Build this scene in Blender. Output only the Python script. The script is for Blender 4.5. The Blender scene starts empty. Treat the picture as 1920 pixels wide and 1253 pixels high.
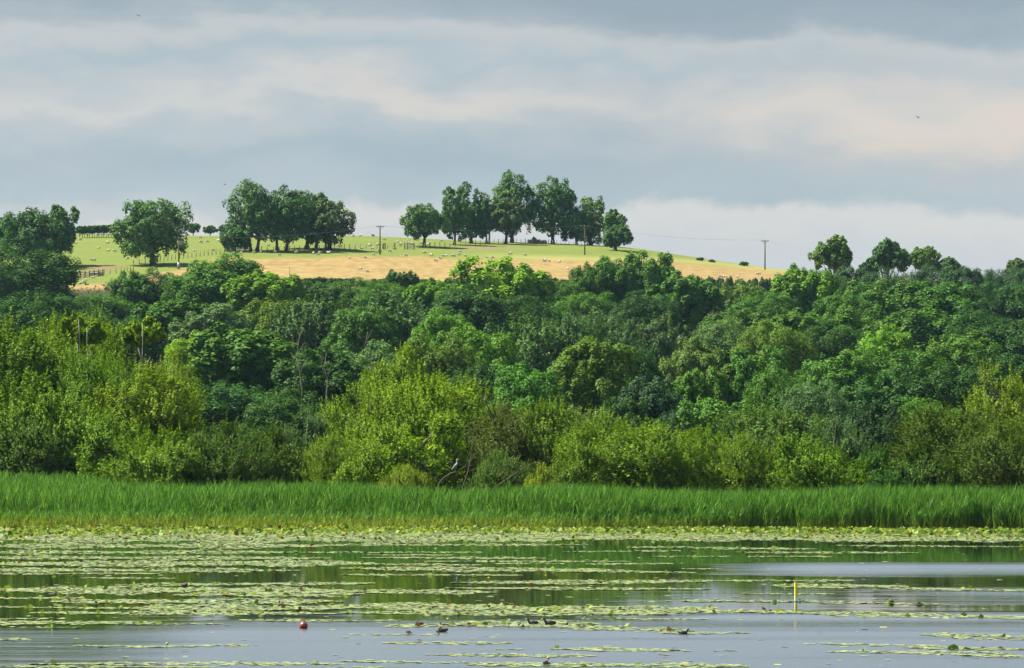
import bpy, math, random
import numpy as np
from mathutils import Vector, Matrix

# ------------------------------------------------------------------ camera
F = 8000.0            # focal length in photograph pixels (1920 wide)
CX, HOR = 960.0, 712.0  # centre column, horizon row
CAMH = 8.0
sc = bpy.context.scene
cam_d = bpy.data.cameras.new('camera'); cam = bpy.data.objects.new('camera', cam_d)
sc.collection.objects.link(cam); sc.camera = cam
cam.location = (0, 0, CAMH)
cam_d.sensor_width = 36.0; cam_d.lens = 36.0 * F / 1920.0
cam.rotation_euler = (math.pi / 2 + math.atan((HOR - 626.5) / F), 0, 0)
cam_d.clip_start = 1.0; cam_d.clip_end = 20000

# ------------------------------------------------------------------ light
SUN_AZ = math.atan2(-0.86, 0.28)      # towards the sun, measured from +Y to +X
SUN_EL = math.radians(54)
sun_d = bpy.data.lights.new('sun', 'SUN'); sun = bpy.data.objects.new('sun', sun_d)
sc.collection.objects.link(sun)
sun_d.energy = 5.0; sun_d.angle = math.radians(0.6); sun_d.color = (1.0, 0.93, 0.80)
to_sun = Vector((math.sin(SUN_AZ) * math.cos(SUN_EL), math.cos(SUN_AZ) * math.cos(SUN_EL), math.sin(SUN_EL)))
sun.rotation_euler = to_sun.to_track_quat('Z', 'Y').to_euler()

sc.view_settings.view_transform = 'Standard'
sc.view_settings.look = 'None'
sc.view_settings.gamma = 1.0
sc.view_settings.use_curve_mapping = False
sc.view_settings.exposure = 1.6
sc.render.engine = 'CYCLES'
cy = sc.cycles
cy.max_bounces = 4; cy.diffuse_bounces = 1; cy.glossy_bounces = 2; cy.transmission_bounces = 2
cy.transparent_max_bounces = 4; cy.volume_bounces = 0
cy.caustics_reflective = False; cy.caustics_refractive = False
cy.use_denoising = True
try:
    cy.denoiser = 'OPENIMAGEDENOISE'; cy.denoising_prefilter = 'ACCURATE'
except Exception:
    pass

# ------------------------------------------------------------------ node helpers
class NT:
    def __init__(self, tree):
        self.t = tree; self.n = tree.nodes; self.l = tree.links
    def node(self, typ, **kw):
        nd = self.n.new(typ)
        for k, v in kw.items(): setattr(nd, k, v)
        return nd
    def link(self, a, b): self.l.new(a, b)
    def put(self, sock, v):
        if isinstance(v, bpy.types.NodeSocket): self.l.new(v, sock)
        else: sock.default_value = v
    def math(self, op, a, b=0.0, c=0.0, clamp=False):
        nd = self.node('ShaderNodeMath', operation=op); nd.use_clamp = clamp
        self.put(nd.inputs[0], a); self.put(nd.inputs[1], b)
        if op in ('MULTIPLY_ADD',): self.put(nd.inputs[2], c)
        return nd.outputs[0]
    def sstep(self, v, a, b):
        nd = self.node('ShaderNodeMapRange', interpolation_type='SMOOTHSTEP')
        self.put(nd.inputs[0], v); nd.inputs[1].default_value = a; nd.inputs[2].default_value = b
        return nd.outputs[0]
    def mix(self, fac, a, b, blend='MIX'):
        nd = self.node('ShaderNodeMix', data_type='RGBA', blend_type=blend)
        self.put(nd.inputs[0], fac)
        for s, v in ((nd.inputs[6], a), (nd.inputs[7], b)):
            if isinstance(v, tuple): v = (v + (1.0,))[:4]
            self.put(s, v)
        return nd.outputs[2]
    def noise(self, vec, scale, detail=3.0, rough=0.55, dist=0.0):
        nd = self.node('ShaderNodeTexNoise')
        if vec is not None: self.link(vec, nd.inputs['Vector'])
        nd.inputs['Scale'].default_value = scale; nd.inputs['Detail'].default_value = detail
        nd.inputs['Roughness'].default_value = rough; nd.inputs['Distortion'].default_value = dist
        return nd.outputs['Fac']
    def mapping(self, vec, scale=(1, 1, 1), loc=(0, 0, 0)):
        nd = self.node('ShaderNodeMapping')
        self.link(vec, nd.inputs['Vector']); nd.inputs['Scale'].default_value = scale; nd.inputs['Location'].default_value = loc
        return nd.outputs[0]
    def ramp(self, fac, stops, interp='EASE'):
        nd = self.node('ShaderNodeValToRGB'); cr = nd.color_ramp; cr.interpolation = interp
        while len(cr.elements) < len(stops): cr.elements.new(0.5)
        for e, (p, c) in zip(cr.elements, stops):
            e.position = p; e.color = (c + (1.0,))[:4]
        self.link(fac, nd.inputs[0]); return nd.outputs[0]

def srgb(r, g, b):
    f = lambda u: (u / 255.0 / 12.92) if u / 255.0 <= 0.04045 else ((u / 255.0 + 0.055) / 1.055) ** 2.4
    return (f(r), f(g), f(b))

# ------------------------------------------------------------------ world: clear-sky base under layered stratocumulus
EXPO = 2 ** sc.view_settings.exposure
def skyc(r, g, b, k=1.0):
    c = srgb(r, g, b); return (c[0] / EXPO * k, c[1] / EXPO * k, c[2] / EXPO * k)
world = bpy.data.worlds.new('World'); sc.world = world; world.use_nodes = True
w = NT(world.node_tree); w.n.clear()
geo = w.node('ShaderNodeTexCoord')
d = geo.outputs['Generated']
sep = w.node('ShaderNodeSeparateXYZ'); w.link(d, sep.inputs[0])
az = w.math('ARCTAN2', sep.outputs[0], sep.outputs[1])
el = w.math('ARCSINE', sep.outputs[2])
cmb = w.node('ShaderNodeCombineXYZ'); w.link(az, cmb.inputs[0]); w.link(el, cmb.inputs[1])
ae = cmb.outputs[0]
n1 = w.noise(w.mapping(ae, (15, 42, 1), (3.1, 0.4, 0)), 1.0, 4.0, 0.55, 0.2)
n2 = w.noise(w.mapping(ae, (30, 64, 1), (7.7, 2.2, 0)), 1.0, 6.0, 0.6, 0.3)
n3 = w.noise(w.mapping(ae, (7, 26, 1), (1.2, 5.0, 0)), 1.0, 5.0, 0.55, 0.0)
eld = w.math('ADD', el, w.math('MULTIPLY', w.math('SUBTRACT', n1, 0.5), 0.030))
eld = w.math('ADD', eld, w.math('MULTIPLY', w.math('SUBTRACT', n2, 0.5), 0.020))
eld = w.math('ADD', eld, w.math('MULTIPLY', az, 0.020))          # the layers dip to one side
t = w.math('MULTIPLY', eld, 5.0)                                   # 0..0.2 rad -> 0..1
E = lambda y: (HOR - y) / F * 5.0
cl = w.ramp(t, [
    (0.0, skyc(197, 204, 208)), (E(430), skyc(193, 202, 207)), (E(370), skyc(175, 191, 200)), (E(300), skyc(166, 184, 195)),
    (E(245), skyc(181, 193, 200)), (E(200), skyc(204, 206, 206)), (E(160), skyc(187, 196, 201)), (E(125), skyc(174, 189, 198)),
    (E(80), skyc(193, 199, 201)), (E(35), skyc(164, 179, 189)), (E(-20), skyc(150, 167, 179)),
    (0.60, skyc(173, 188, 198)), (0.72, skyc(195, 201, 203)), (0.85, skyc(165, 182, 194)), (1.0, skyc(179, 193, 202))])
def blob(a0, e0, sa, se):
    da = w.math('DIVIDE', w.math('SUBTRACT', az, a0), sa)
    de = w.math('DIVIDE', w.math('SUBTRACT', eld, e0), se)
    r2 = w.math('ADD', w.math('MULTIPLY', da, da), w.math('MULTIPLY', de, de))
    return w.math('POWER', 2.718, w.math('MULTIPLY', r2, -1.0))
A = lambda x: (x - CX) / F
# cream, sun-warmed cloud where the layer thins on the right
warm = w.math('ADD', blob(A(1800), 0.061, 0.060, 0.011), w.math('MULTIPLY', blob(A(810), 0.0645, 0.030, 0.0040), 0.4))
warm = w.math('MULTIPLY', warm, w.math('ADD', 0.42, n2), clamp=True)
cl = w.mix(w.math('MULTIPLY', warm, 0.95), cl, skyc(225, 212, 200))
cl = w.mix(w.math('MULTIPLY', w.sstep(n3, 0.42, 0.72), 0.45), cl, skyc(208, 208, 209))
cl = w.mix(w.math('MULTIPLY', w.sstep(n3, 0.48, 0.25), 0.25), cl, skyc(150, 168, 183))
cl = w.mix(w.math('MULTIPLY', blob(A(1350), 0.0865, 0.070, 0.0055), 0.5), cl, skyc(150, 164, 177))
# bright bank of cumulus low on the horizon, with a heaped upper edge
nb = w.noise(w.mapping(ae, (26, 10, 1), (4.4, 1.0, 0)), 1.0, 2.0, 0.5)
nc = w.noise(w.mapping(ae, (90, 130, 1), (2.4, 3.0, 0)), 1.0, 5.0, 0.6, 0.4)
edge = w.math('ADD', 0.0408, w.math('ADD', w.math('MULTIPLY', w.math('SUBTRACT', nb, 0.5), 0.015), w.math('MULTIPLY', w.math('SUBTRACT', nc, 0.5), 0.011)))
edge = w.math('SUBTRACT', edge, w.math('MULTIPLY', w.sstep(az, A(560), A(250)), 0.006))
dif = w.math('SUBTRACT', edge, el)
bank = w.sstep(dif, -0.0018, 0.0024)
bankc = w.mix(w.sstep(dif, 0.0, 0.012), skyc(219, 217, 214), skyc(203, 208, 213))
cl = w.mix(w.math('MULTIPLY', bank, 0.85), cl, bankc)
# unseen upper sky: broken cloud made bluer to colour the ruffled water's reflection
up = w.noise(w.mapping(d, (3, 3, 9)), 1.0, 5.0, 0.55, 0.3)
high = w.mix(w.sstep(up, 0.35, 0.68), skyc(138, 170, 207), skyc(186, 203, 224))
cl = w.mix(w.sstep(el, 0.12, 0.30), cl, high)
sky = w.node('ShaderNodeTexSky', sky_type='NISHITA'); sky.sun_disc = False
sky.sun_elevation = SUN_EL; sky.sun_rotation = SUN_AZ; sky.altitude = 100
sk = w.mix(1.0, sky.outputs[0], (0.05, 0.05, 0.05), 'MULTIPLY')
out_c = w.mix(0.93, sk, cl)
bg = w.node('ShaderNodeBackground'); w.link(out_c, bg.inputs[0]); bg.inputs[1].default_value = 1.0
wo = w.node('ShaderNodeOutputWorld'); w.link(bg.outputs[0], wo.inputs[0])

# ------------------------------------------------------------------ object helpers
COL = sc.collection
def link(o, parent=None):
    COL.objects.link(o)
    if parent is not None: o.parent = parent
    return o
def tag(o, label=None, cat=None, group=None, kind=None):
    if label: o['label'] = label
    if cat: o['category'] = cat
    if group: o['group'] = group
    if kind: o['kind'] = kind
    return o
def empty(name, loc, rz=0.0):
    o = bpy.data.objects.new(name, None); o.location = loc; o.rotation_euler = (0, 0, rz); o.empty_display_size = 0.3
    return link(o)
def mesh_np(name, verts, faces, mats, attr=None, smooth=False, fmat=None):
    """faces: (n,4) or (n,3) int array"""
    me = bpy.data.meshes.new(name)
    v = np.asarray(verts, dtype=np.float32); f = np.asarray(faces, dtype=np.int32)
    k = f.shape[1]
    me.vertices.add(len(v)); me.vertices.foreach_set('co', v.ravel())
    me.loops.add(f.size); me.loops.foreach_set('vertex_index', f.ravel())
    me.polygons.add(len(f)); me.polygons.foreach_set('loop_start', np.arange(0, f.size, k, dtype=np.int32))
    me.polygons.foreach_set('loop_total', np.full(len(f), k, dtype=np.int32))
    if smooth: me.polygons.foreach_set('use_smooth', np.ones(len(f), dtype=bool))
    if fmat is not None: me.polygons.foreach_set('material_index', np.asarray(fmat, dtype=np.int32))
    me.update(calc_edges=True)
    if attr is not None:
        for an, dom, arr in attr:
            a = me.attributes.new(an, 'FLOAT', dom); a.data.foreach_set('value', np.asarray(arr, dtype=np.float32))
    for m in (mats if isinstance(mats, (list, tuple)) else [mats]): me.materials.append(m)
    return me
def obj(name, me, parent=None, loc=None):
    o = bpy.data.objects.new(name, me)
    if loc is not None: o.location = loc
    return link(o, parent)

class MB:
    """collects tubes and boxes into one mesh (quads)"""
    def __init__(self): self.v = []; self.f = []; self.m = []
    def tube(self, pts, rads, sides=6, mat=0, cap=True):
        pts = [Vector(p) for p in pts]; base = len(self.v); n = len(pts)
        for i, p in enumerate(pts):
            dr = (pts[min(i + 1, n - 1)] - pts[max(i - 1, 0)])
            if dr.length < 1e-6: dr = Vector((0, 0, 1))
            dr.normalize()
            ref = Vector((0, 1, 0)) if abs(dr.y) < 0.9 else Vector((1, 0, 0))
            a = dr.cross(ref).normalized(); b = dr.cross(a)
            r = rads[i]; rx, ry = (r if isinstance(r, tuple) else (r, r))
            for k in range(sides):
                th = 2 * math.pi * k / sides
                self.v.append(p + a * (math.cos(th) * rx) + b * (math.sin(th) * ry))
        for i in range(n - 1):
            for k in range(sides):
                k2 = (k + 1) % sides
                self.f.append((base + i * sides + k, base + i * sides + k2, base + (i + 1) * sides + k2, base + (i + 1) * sides + k)); self.m.append(mat)
        if cap:
            for i, rev in ((0, True), (n - 1, False)):
                c = len(self.v); self.v.append(pts[i])
                for k in range(sides):
                    a0 = base + i * sides + k; a1 = base + i * sides + (k + 1) % sides
                    self.f.append((a1, a0, c, c) if rev else (a0, a1, c, c)); self.m.append(mat)
        return self
    def box(self, c, s, mat=0, rz=0.0):
        base = len(self.v); R = Matrix.Rotation(rz, 3, 'Z')
        for sx in (-1, 1):
            for sy in (-1, 1):
                for sz in (-1, 1):
                    self.v.append(Vector(c) + R @ Vector((sx * s[0] / 2, sy * s[1] / 2, sz * s[2] / 2)))
        for q in ((0, 1, 3, 2), (4, 6, 7, 5), (0, 4, 5, 1), (2, 3, 7, 6), (0, 2, 6, 4), (1, 5, 7, 3)):
            self.f.append(tuple(base + i for i in q)); self.m.append(mat)
        return self
    def mesh(self, name, mats, smooth=True):
        me = bpy.data.meshes.new(name)
        fs = [tuple(dict.fromkeys(f)) for f in self.f]
        me.from_pydata([tuple(v) for v in self.v], [], fs)
        for m in (mats if isinstance(mats, (list, tuple)) else [mats]): me.materials.append(m)
        me.polygons.foreach_set('material_index', self.m)
        if smooth: me.polygons.foreach_set('use_smooth', [True] * len(fs))
        me.update(); return me

_o1 = 'first second third fourth fifth sixth seventh eighth ninth tenth eleventh twelfth thirteenth fourteenth fifteenth sixteenth seventeenth eighteenth nineteenth'.split()
def ordinal(i):
    if i < 19: return _o1[i]
    k = i + 1; tens = {2: 'twent', 3: 'thirt', 4: 'fort'}[k // 10]
    return tens + 'ieth' if k % 10 == 0 else tens + 'y ' + _o1[k % 10 - 1]
# ------------------------------------------------------------------ materials
def new_mat(name):
    m = bpy.data.materials.new(name); m.use_nodes = True
    t = NT(m.node_tree); t.n.clear()
    o = t.node('ShaderNodeOutputMaterial'); return m, t, o
def principled(name, col, rough=0.8, spec=0.3, noise_amt=0.25, noise_scale=6.0):
    m, t, o = new_mat(name)
    p = t.node('ShaderNodeBsdfPrincipled')
    tc = t.node('ShaderNodeTexCoord')
    n = t.noise(tc.outputs['Object'], noise_scale, 4.0)
    c = t.mix(n, tuple(x * (1 - noise_amt) for x in col), tuple(min(1, x * (1 + noise_amt)) for x in col))
    t.link(c, p.inputs['Base Color']); p.inputs['Roughness'].default_value = rough
    p.inputs['Specular IOR Level'].default_value = spec
    t.link(p.outputs[0], o.inputs[0]); return m
def leaf_mat(name, transl=0.4, gloss=0.05, fixed=None, var=0.35, rough=0.45):
    """leaf colour = the plant's own colour (Object Info) varied leaf by leaf"""
    m, t, o = new_mat(name)
    if fixed is None:
        oi = t.node('ShaderNodeObjectInfo'); base = oi.outputs['Color']
    else:
        rgb = t.node('ShaderNodeRGB'); rgb.outputs[0].default_value = fixed + (1,); base = rgb.outputs[0]
    at = t.node('ShaderNodeAttribute', attribute_name='v')
    v = at.outputs['Fac']
    k = t.math('MULTIPLY_ADD', v, 2 * var, 1 - var)
    kk = t.node('ShaderNodeCombineColor'); 
    for i, mlt in enumerate((1.06, 1.0, 0.9)): t.link(t.math('MULTIPLY', k, mlt), kk.inputs[i])
    c = t.mix(1.0, base, kk.outputs[0], 'MULTIPLY')
    yel = t.mix(1.0, c, (1.25, 1.12, 0.75), 'MULTIPLY')
    c = t.mix(t.sstep(v, 0.8, 0.95), c, yel)
    df = t.node('ShaderNodeBsdfDiffuse'); t.link(c, df.inputs[0])
    tr = t.node('ShaderNodeBsdfTranslucent'); t.link(t.mix(1.0, c, (1.10, 1.15, 0.50), 'MULTIPLY'), tr.inputs[0])
    gl = t.node('ShaderNodeBsdfGlossy'); gl.inputs['Roughness'].default_value = rough; gl.inputs[0].default_value = (0.8, 0.85, 0.85, 1)
    m1 = t.node('ShaderNodeMixShader'); m1.inputs[0].default_value = transl
    t.link(df.outputs[0], m1.inputs[1]); t.link(tr.outputs[0], m1.inputs[2])
    m2 = t.node('ShaderNodeMixShader'); m2.inputs[0].default_value = gloss
    t.link(m1.outputs[0], m2.inputs[1]); t.link(gl.outputs[0], m2.inputs[2])
    t.link(m2.outputs[0], o.inputs[0]); return m

M_LEAF = leaf_mat('foliage', 0.22, 0.012, rough=0.6)
M_WILLOW = leaf_mat('willow_foliage', 0.24, 0.012, rough=0.6)
M_BARK = principled('bark', (0.075, 0.06, 0.045), 0.9, 0.2, 0.4, 2.0)
M_PALEBARK = principled('pale_bark', (0.26, 0.23, 0.18), 0.85, 0.2, 0.35, 2.5)
M_BIRCH = principled('birch_bark', (0.274, 0.255, 0.213), 0.7, 0.3, 0.35, 1.2)
M_TWIG = principled('dead_wood', (0.120, 0.104, 0.072), 0.9, 0.2, 0.3, 3.0)
M_POST = principled('weathered_wood', (0.20, 0.16, 0.12), 0.9, 0.2, 0.3, 3.0)
M_POLE = principled('creosoted_pole', (0.085, 0.065, 0.05), 0.9, 0.2, 0.3, 2.0)
M_METAL = principled('galvanised_metal', (0.255, 0.262, 0.267), 0.45, 0.5, 0.15, 4.0)
M_WIRE = principled('wire', (0.10, 0.10, 0.10), 0.6, 0.4, 0.1, 1.0)
M_WOOL = principled('fleece', (0.46, 0.42, 0.34), 0.95, 0.1, 0.15, 5.0)
M_FACE = principled('sheep_face', (0.33, 0.28, 0.22), 0.8, 0.2, 0.3, 8.0)
M_DARKW = principled('brown_fleece', (0.10, 0.06, 0.045), 0.95, 0.1, 0.25, 5.0)
M_YEL = principled('yellow_paint', (0.78, 0.66, 0.02), 0.5, 0.4, 0.12, 6.0)
M_WHITE = principled('white_paint', (0.62, 0.60, 0.54), 0.6, 0.4, 0.15, 8.0)
M_BLACK = principled('black_paint', (0.02, 0.02, 0.02), 0.6, 0.4, 0.1, 8.0)
M_RED = principled('red_buoy_plastic', (0.255, 0.034, 0.027), 0.35, 0.5, 0.25, 5.0)
M_COOT = principled('coot_feathers', (0.018, 0.018, 0.022), 0.6, 0.3, 0.3, 20.0)
M_BILL = principled('pale_bill', (0.456, 0.426, 0.377), 0.5, 0.4, 0.1, 10.0)
M_MALL = principled('brown_duck_feathers', (0.105, 0.078, 0.052), 0.8, 0.2, 0.5, 26.0)
M_HERON = principled('heron_grey', (0.182, 0.201, 0.225), 0.8, 0.2, 0.2, 12.0)
M_HWHITE = principled('heron_white', (0.486, 0.480, 0.462), 0.8, 0.2, 0.08, 12.0)
M_BIRD = principled('bird_dark', (0.03, 0.03, 0.035), 0.8, 0.2, 0.2, 12.0)
M_STONE = principled('rubble', (0.34, 0.25, 0.21), 0.9, 0.2, 0.4, 2.0)
M_LFLOWER = principled('yellow_lily_petal', (0.456, 0.334, 0.018), 0.5, 0.3, 0.1, 6.0)
M_STEM = principled('lily_stem', (0.10, 0.16, 0.04), 0.6, 0.3, 0.2, 6.0)

# ------------------------------------------------------------------ terrain
PD = np.array([-400, 60, 100, 150, 215, 228, 240, 300, 400, 500, 600, 700, 760, 800, 850, 893, 950, 985, 1010, 1050, 1150, 1400, 3000.])
PZ = np.array([-1.2, -1.2, -1.2, -1.0, -0.6, -0.15, 0.15, 0.6, 1.5, 5.0, 10.5, 17.0, 22.3, 26.6, 31.1, 34.7, 39.3, 41.4, 42.1, 42.0, 38.0, 28.0, 10.0])
_dd = np.arange(-400, 3000, 1.0)
_zz = np.interp(_dd, PD, PZ)
_k = np.ones(15) / 15.0
_zs = np.convolve(np.pad(_zz, 7, mode='edge'), _k, mode='valid')
GX = np.array([-1500, -400, -120, -35, -25, 5, 27, 42, 61, 80, 120, 400, 1500.])
GG = np.array([0.7, 0.9, 1.0, 1.0, 0.99, 0.955, 0.925, 0.875, 0.81, 0.775, 0.75, 0.62, 0.5])
_xx = np.arange(-1500, 1500, 1.0)
_gs = np.convolve(np.pad(np.interp(_xx, GX, GG), 5, mode='edge'), np.ones(11) / 11.0, mode='valid')
def terrain(X, D):
    X = np.asarray(X, dtype=float); D = np.asarray(D, dtype=float)
    z = np.interp(D, _dd, _zs); g = np.interp(X, _xx, _gs)
    hill = np.clip((D - 380) / 200.0, 0, 1)
    zz = z * (1 + (g - 1) * hill)
    und = (np.sin(X * 0.045 + D * 0.013) * 0.25 + np.sin(X * 0.11 - D * 0.021 + 1.3) * 0.10) * np.clip((D - 420) / 150.0, 0, 1)
    return zz + und
def PX(px, D): return (px - CX) / F * D
def ZAT(py, D): return CAMH + (HOR - py) / F * D
def ground_at(px, py, d0=780.0, d1=1015.0):
    """nearest point of the terrain seen at that picture position"""
    ds = np.arange(d0, d1, 0.5); zt = terrain(PX(px, ds), ds)
    yy = HOR - F * (zt - CAMH) / ds
    i = np.argmax(yy <= py) if np.any(yy <= py) else int(np.argmin(yy))
    D = float(ds[i]); return Vector((PX(px, D), D, float(zt[i])))
def water_at(px, py):
    D = F * CAMH / (py - HOR); return Vector((PX(px, D), D, 0.0))

def build_ground():
    xs = np.unique(np.concatenate([np.linspace(-1500, -170, 24), np.arange(-170, -75, 5), np.arange(-75, 75, 2.0), np.arange(75, 171, 5), np.linspace(170, 1500, 24)]))
    ds = np.unique(np.concatenate([np.linspace(-400, 90, 10), np.arange(90, 210, 10), np.arange(210, 310, 2.0), np.arange(310, 780, 5), np.arange(780, 1016, 2.0), np.arange(1016, 1150, 8), np.linspace(1150, 2900, 24)]))
    Xg, Dg = np.meshgrid(xs, ds); Z = terrain(Xg, Dg)
    nx, nd = len(xs), len(ds)
    v = np.stack([Xg.ravel(), Dg.ravel(), Z.ravel()], 1)
    i = np.arange(nd - 1)[:, None] * nx + np.arange(nx - 1)[None, :]
    f = np.stack([i.ravel(), i.ravel() + 1, i.ravel() + nx + 1, i.ravel() + nx], 1)
    # land use, laid out on the map: hay field, pasture, wood floor, bare track, brown patch beneath the clump
    Dm = np.clip(Dg, 1, None); px = CX + Xg / Dm * F; py = HOR - F * (Z - CAMH) / Dm
    hb = np.interp(px, [60, 150, 250, 330, 400, 470, 700, 900, 1000, 1100, 1180, 1250, 1350, 1460, 1560], [540, 532, 524, 508, 489, 483, 482, 484, 487, 489, 491, 491, 499, 511, 522])
    rng = np.random.default_rng(5)
    wob = np.sin(px * 0.05) * 0.8 + np.sin(px * 0.017 + 2) * 1.2 + rng.normal(0, 0.7, px.shape)
    hay = np.clip((py + wob * 1.5 - hb) / 7.0 + 0.5, 0, 1) * (Dg > 770)
    pale = np.clip(1 - np.abs(py - (hb - 4)) / 7.0, 0, 1) * np.clip((px - 850) / 150, 0, 1) * (Dg > 770)
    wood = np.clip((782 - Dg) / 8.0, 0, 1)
    ty = np.interp(px, [60, 120, 180, 228, 260], [535, 519, 505, 497, 495])
    trk = np.clip(1.6 - np.abs(py - ty) / 3.2, 0, 1) * np.clip((240 - px) / 20, 0, 1) * (Dg > 770)
    wy = np.interp(px, [820, 900, 960, 1000], [463, 466, 465, 463])
    trk = np.maximum(trk, 0.75 * np.clip(1.5 - np.abs(py - wy) / 2.6, 0, 1) * np.clip(1.2 - np.abs(px - 905) / 85.0, 0, 1) * (Dg > 770))  # brown patch beneath the clump shares the track mask
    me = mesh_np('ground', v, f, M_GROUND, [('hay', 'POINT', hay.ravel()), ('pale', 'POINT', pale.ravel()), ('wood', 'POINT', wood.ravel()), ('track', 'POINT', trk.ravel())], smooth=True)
    tag(obj('ground', me), kind='structure')
def ground_mat():
    m, t, o = new_mat('field_and_soil')
    tc = t.node('ShaderNodeTexCoord'); P = tc.outputs['Object']
    A_ = lambda n: t.node('ShaderNodeAttribute', attribute_name=n).outputs['Fac']
    n1 = t.noise(P, 0.09, 5.0, 0.6); n2 = t.noise(t.mapping(P, (0.5, 0.22, 1)), 0.9, 6.0, 0.7); n3 = t.noise(P, 3.0, 3.0)
    green = t.mix(n1, (0.077, 0.116, 0.020), (0.129, 0.152, 0.031))
    green = t.mix(t.math('MULTIPLY', t.sstep(n2, 0.5, 0.75), 0.5), green, (0.174, 0.168, 0.042))
    hay = t.mix(t.sstep(n2, 0.30, 0.68), (0.152, 0.104, 0.037), (0.249, 0.181, 0.074))
    hay = t.mix(t.math('MULTIPLY', t.sstep(n1, 0.5, 0.72), 0.5), hay, (0.213, 0.178, 0.061))
    pale = (0.233, 0.207, 0.071)
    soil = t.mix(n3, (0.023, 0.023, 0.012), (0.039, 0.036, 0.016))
    mud = t.mix(n3, (0.122, 0.081, 0.048), (0.181, 0.122, 0.077))
    c = t.mix(A_('hay'), green, hay); c = t.mix(t.math('MULTIPLY', A_('pale'), 0.7), c, pale)
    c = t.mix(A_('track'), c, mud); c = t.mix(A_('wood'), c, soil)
    p = t.node('ShaderNodeBsdfPrincipled'); t.link(c, p.inputs['Base Color']); p.inputs['Roughness'].default_value = 0.95
    p.inputs['Specular IOR Level'].default_value = 0.1
    b = t.node('ShaderNodeBump'); b.inputs['Strength'].default_value = 0.6; b.inputs['Distance'].default_value = 0.15
    t.link(t.math('ADD', n2, n3), b.inputs['Height']); t.link(b.outputs[0], p.inputs['Normal'])
    t.link(p.outputs[0], o.inputs[0]); return m
M_GROUND = ground_mat()
build_ground()

# ------------------------------------------------------------------ lake
def water_mat():
    m, t, o = new_mat('lake_water')
    tc = t.node('ShaderNodeTexCoord'); P = tc.outputs['Object']
    s = t.node('ShaderNodeSeparateXYZ'); t.link(P, s.inputs[0]); X, D = s.outputs[0], s.outputs[1]
    # breeze: open water is ruffled, water sheltered by the lilies lies calm
    gust = t.noise(t.mapping(P, (0.035, 0.30, 1)), 1.0, 4.0, 0.6, 0.4)
    near = t.sstep(D, 147.0, 134.0)
    def g1(v, c, sg):
        q = t.math('DIVIDE', t.math('SUBTRACT', v, c), sg); return t.math('POWER', 2.718, t.math('MULTIPLY', t.math('MULTIPLY', q, q), -1.0))
    side = t.math('MULTIPLY', g1(D, 181.0, 7.0), t.sstep(X, 5.0, 13.0))
    side2 = t.math('MULTIPLY', g1(D, 144.0, 3.5), t.sstep(X, 2.0, 8.0))
    side3 = t.math('MULTIPLY', t.math('MULTIPLY', g1(D, 160.0, 9.0), t.sstep(X, 10.0, 18.0)), 0.6)
    left = t.math('MULTIPLY', t.sstep(X, -8.0, -14.0), 0.55)
    openw = t.math('MAXIMUM', t.math('MAXIMUM', t.math('SUBTRACT', near, left), side), t.math('MAXIMUM', side2, side3))
    ruf = t.math('ADD', t.math('MULTIPLY', openw, 0.85), t.math('MULTIPLY', t.math('SUBTRACT', gust, 0.60), 1.0))
    ruf = t.sstep(ruf, 0.12, 0.78)
    swell = t.noise(t.mapping(P, (0.10, 0.9, 1)), 1.0, 3.0, 0.55, 0.2)
    rip = t.noise(t.mapping(P, (1.2, 3.0, 1)), 1.0, 4.0, 0.6)
    hgt = t.math('ADD', t.math('MULTIPLY', t.math('MULTIPLY', swell, t.math('ADD', ruf, 0.28)), 0.016), t.math('MULTIPLY', t.math('MULTIPLY', rip, ruf), 0.06))
    b = t.node('ShaderNodeBump'); b.inputs['Strength'].default_value = 1.0; b.inputs['Distance'].default_value = 1.0
    t.link(hgt, b.inputs['Height'])
    body = t.node('ShaderNodeBsdfDiffuse'); body.inputs[0].default_value = (0.008, 0.014, 0.007, 1)
    g = t.node('ShaderNodeBsdfGlossy'); g.inputs[0].default_value = (1, 1, 1, 1)
    t.link(t.math('MULTIPLY_ADD', ruf, 0.20, 0.03), g.inputs['Roughness']); t.link(b.outputs[0], g.inputs['Normal'])
    fr = t.node('ShaderNodeFresnel'); fr.inputs['IOR'].default_value = 1.333
    mx = t.node('ShaderNodeMixShader'); t.link(fr.outputs[0], mx.inputs[0]); t.link(body.outputs[0], mx.inputs[1]); t.link(g.outputs[0], mx.inputs[2])
    t.link(mx.outputs[0], o.inputs[0]); return m
M_WATER = water_mat()
wv = [(-1400, -390, 0), (1400, -390, 0), (1400, 236, 0), (-1400, 236, 0)]
tag(obj('lake_water', mesh_np('lake_water', wv, [(0, 1, 2, 3)], M_WATER)), kind='structure')

# ------------------------------------------------------------------ foliage generators
def unit(v): return v / np.maximum(np.linalg.norm(v, axis=-1, keepdims=True), 1e-9)
def leaf_quads(c, n, tng, ln, wd):
    tng = unit(tng - n * np.sum(tng * n, -1, keepdims=True)); b = np.cross(n, tng)
    L = tng * ln[:, None]; W = b * wd[:, None]
    v = np.stack([c - L, c - L * 0.1 + W, c + L, c - L * 0.1 - W], 1).reshape(-1, 3)
    f = np.arange(len(c) * 4).reshape(-1, 4)
    return v, f
def sph(rng, n): return unit(rng.normal(size=(n, 3)))

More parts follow.
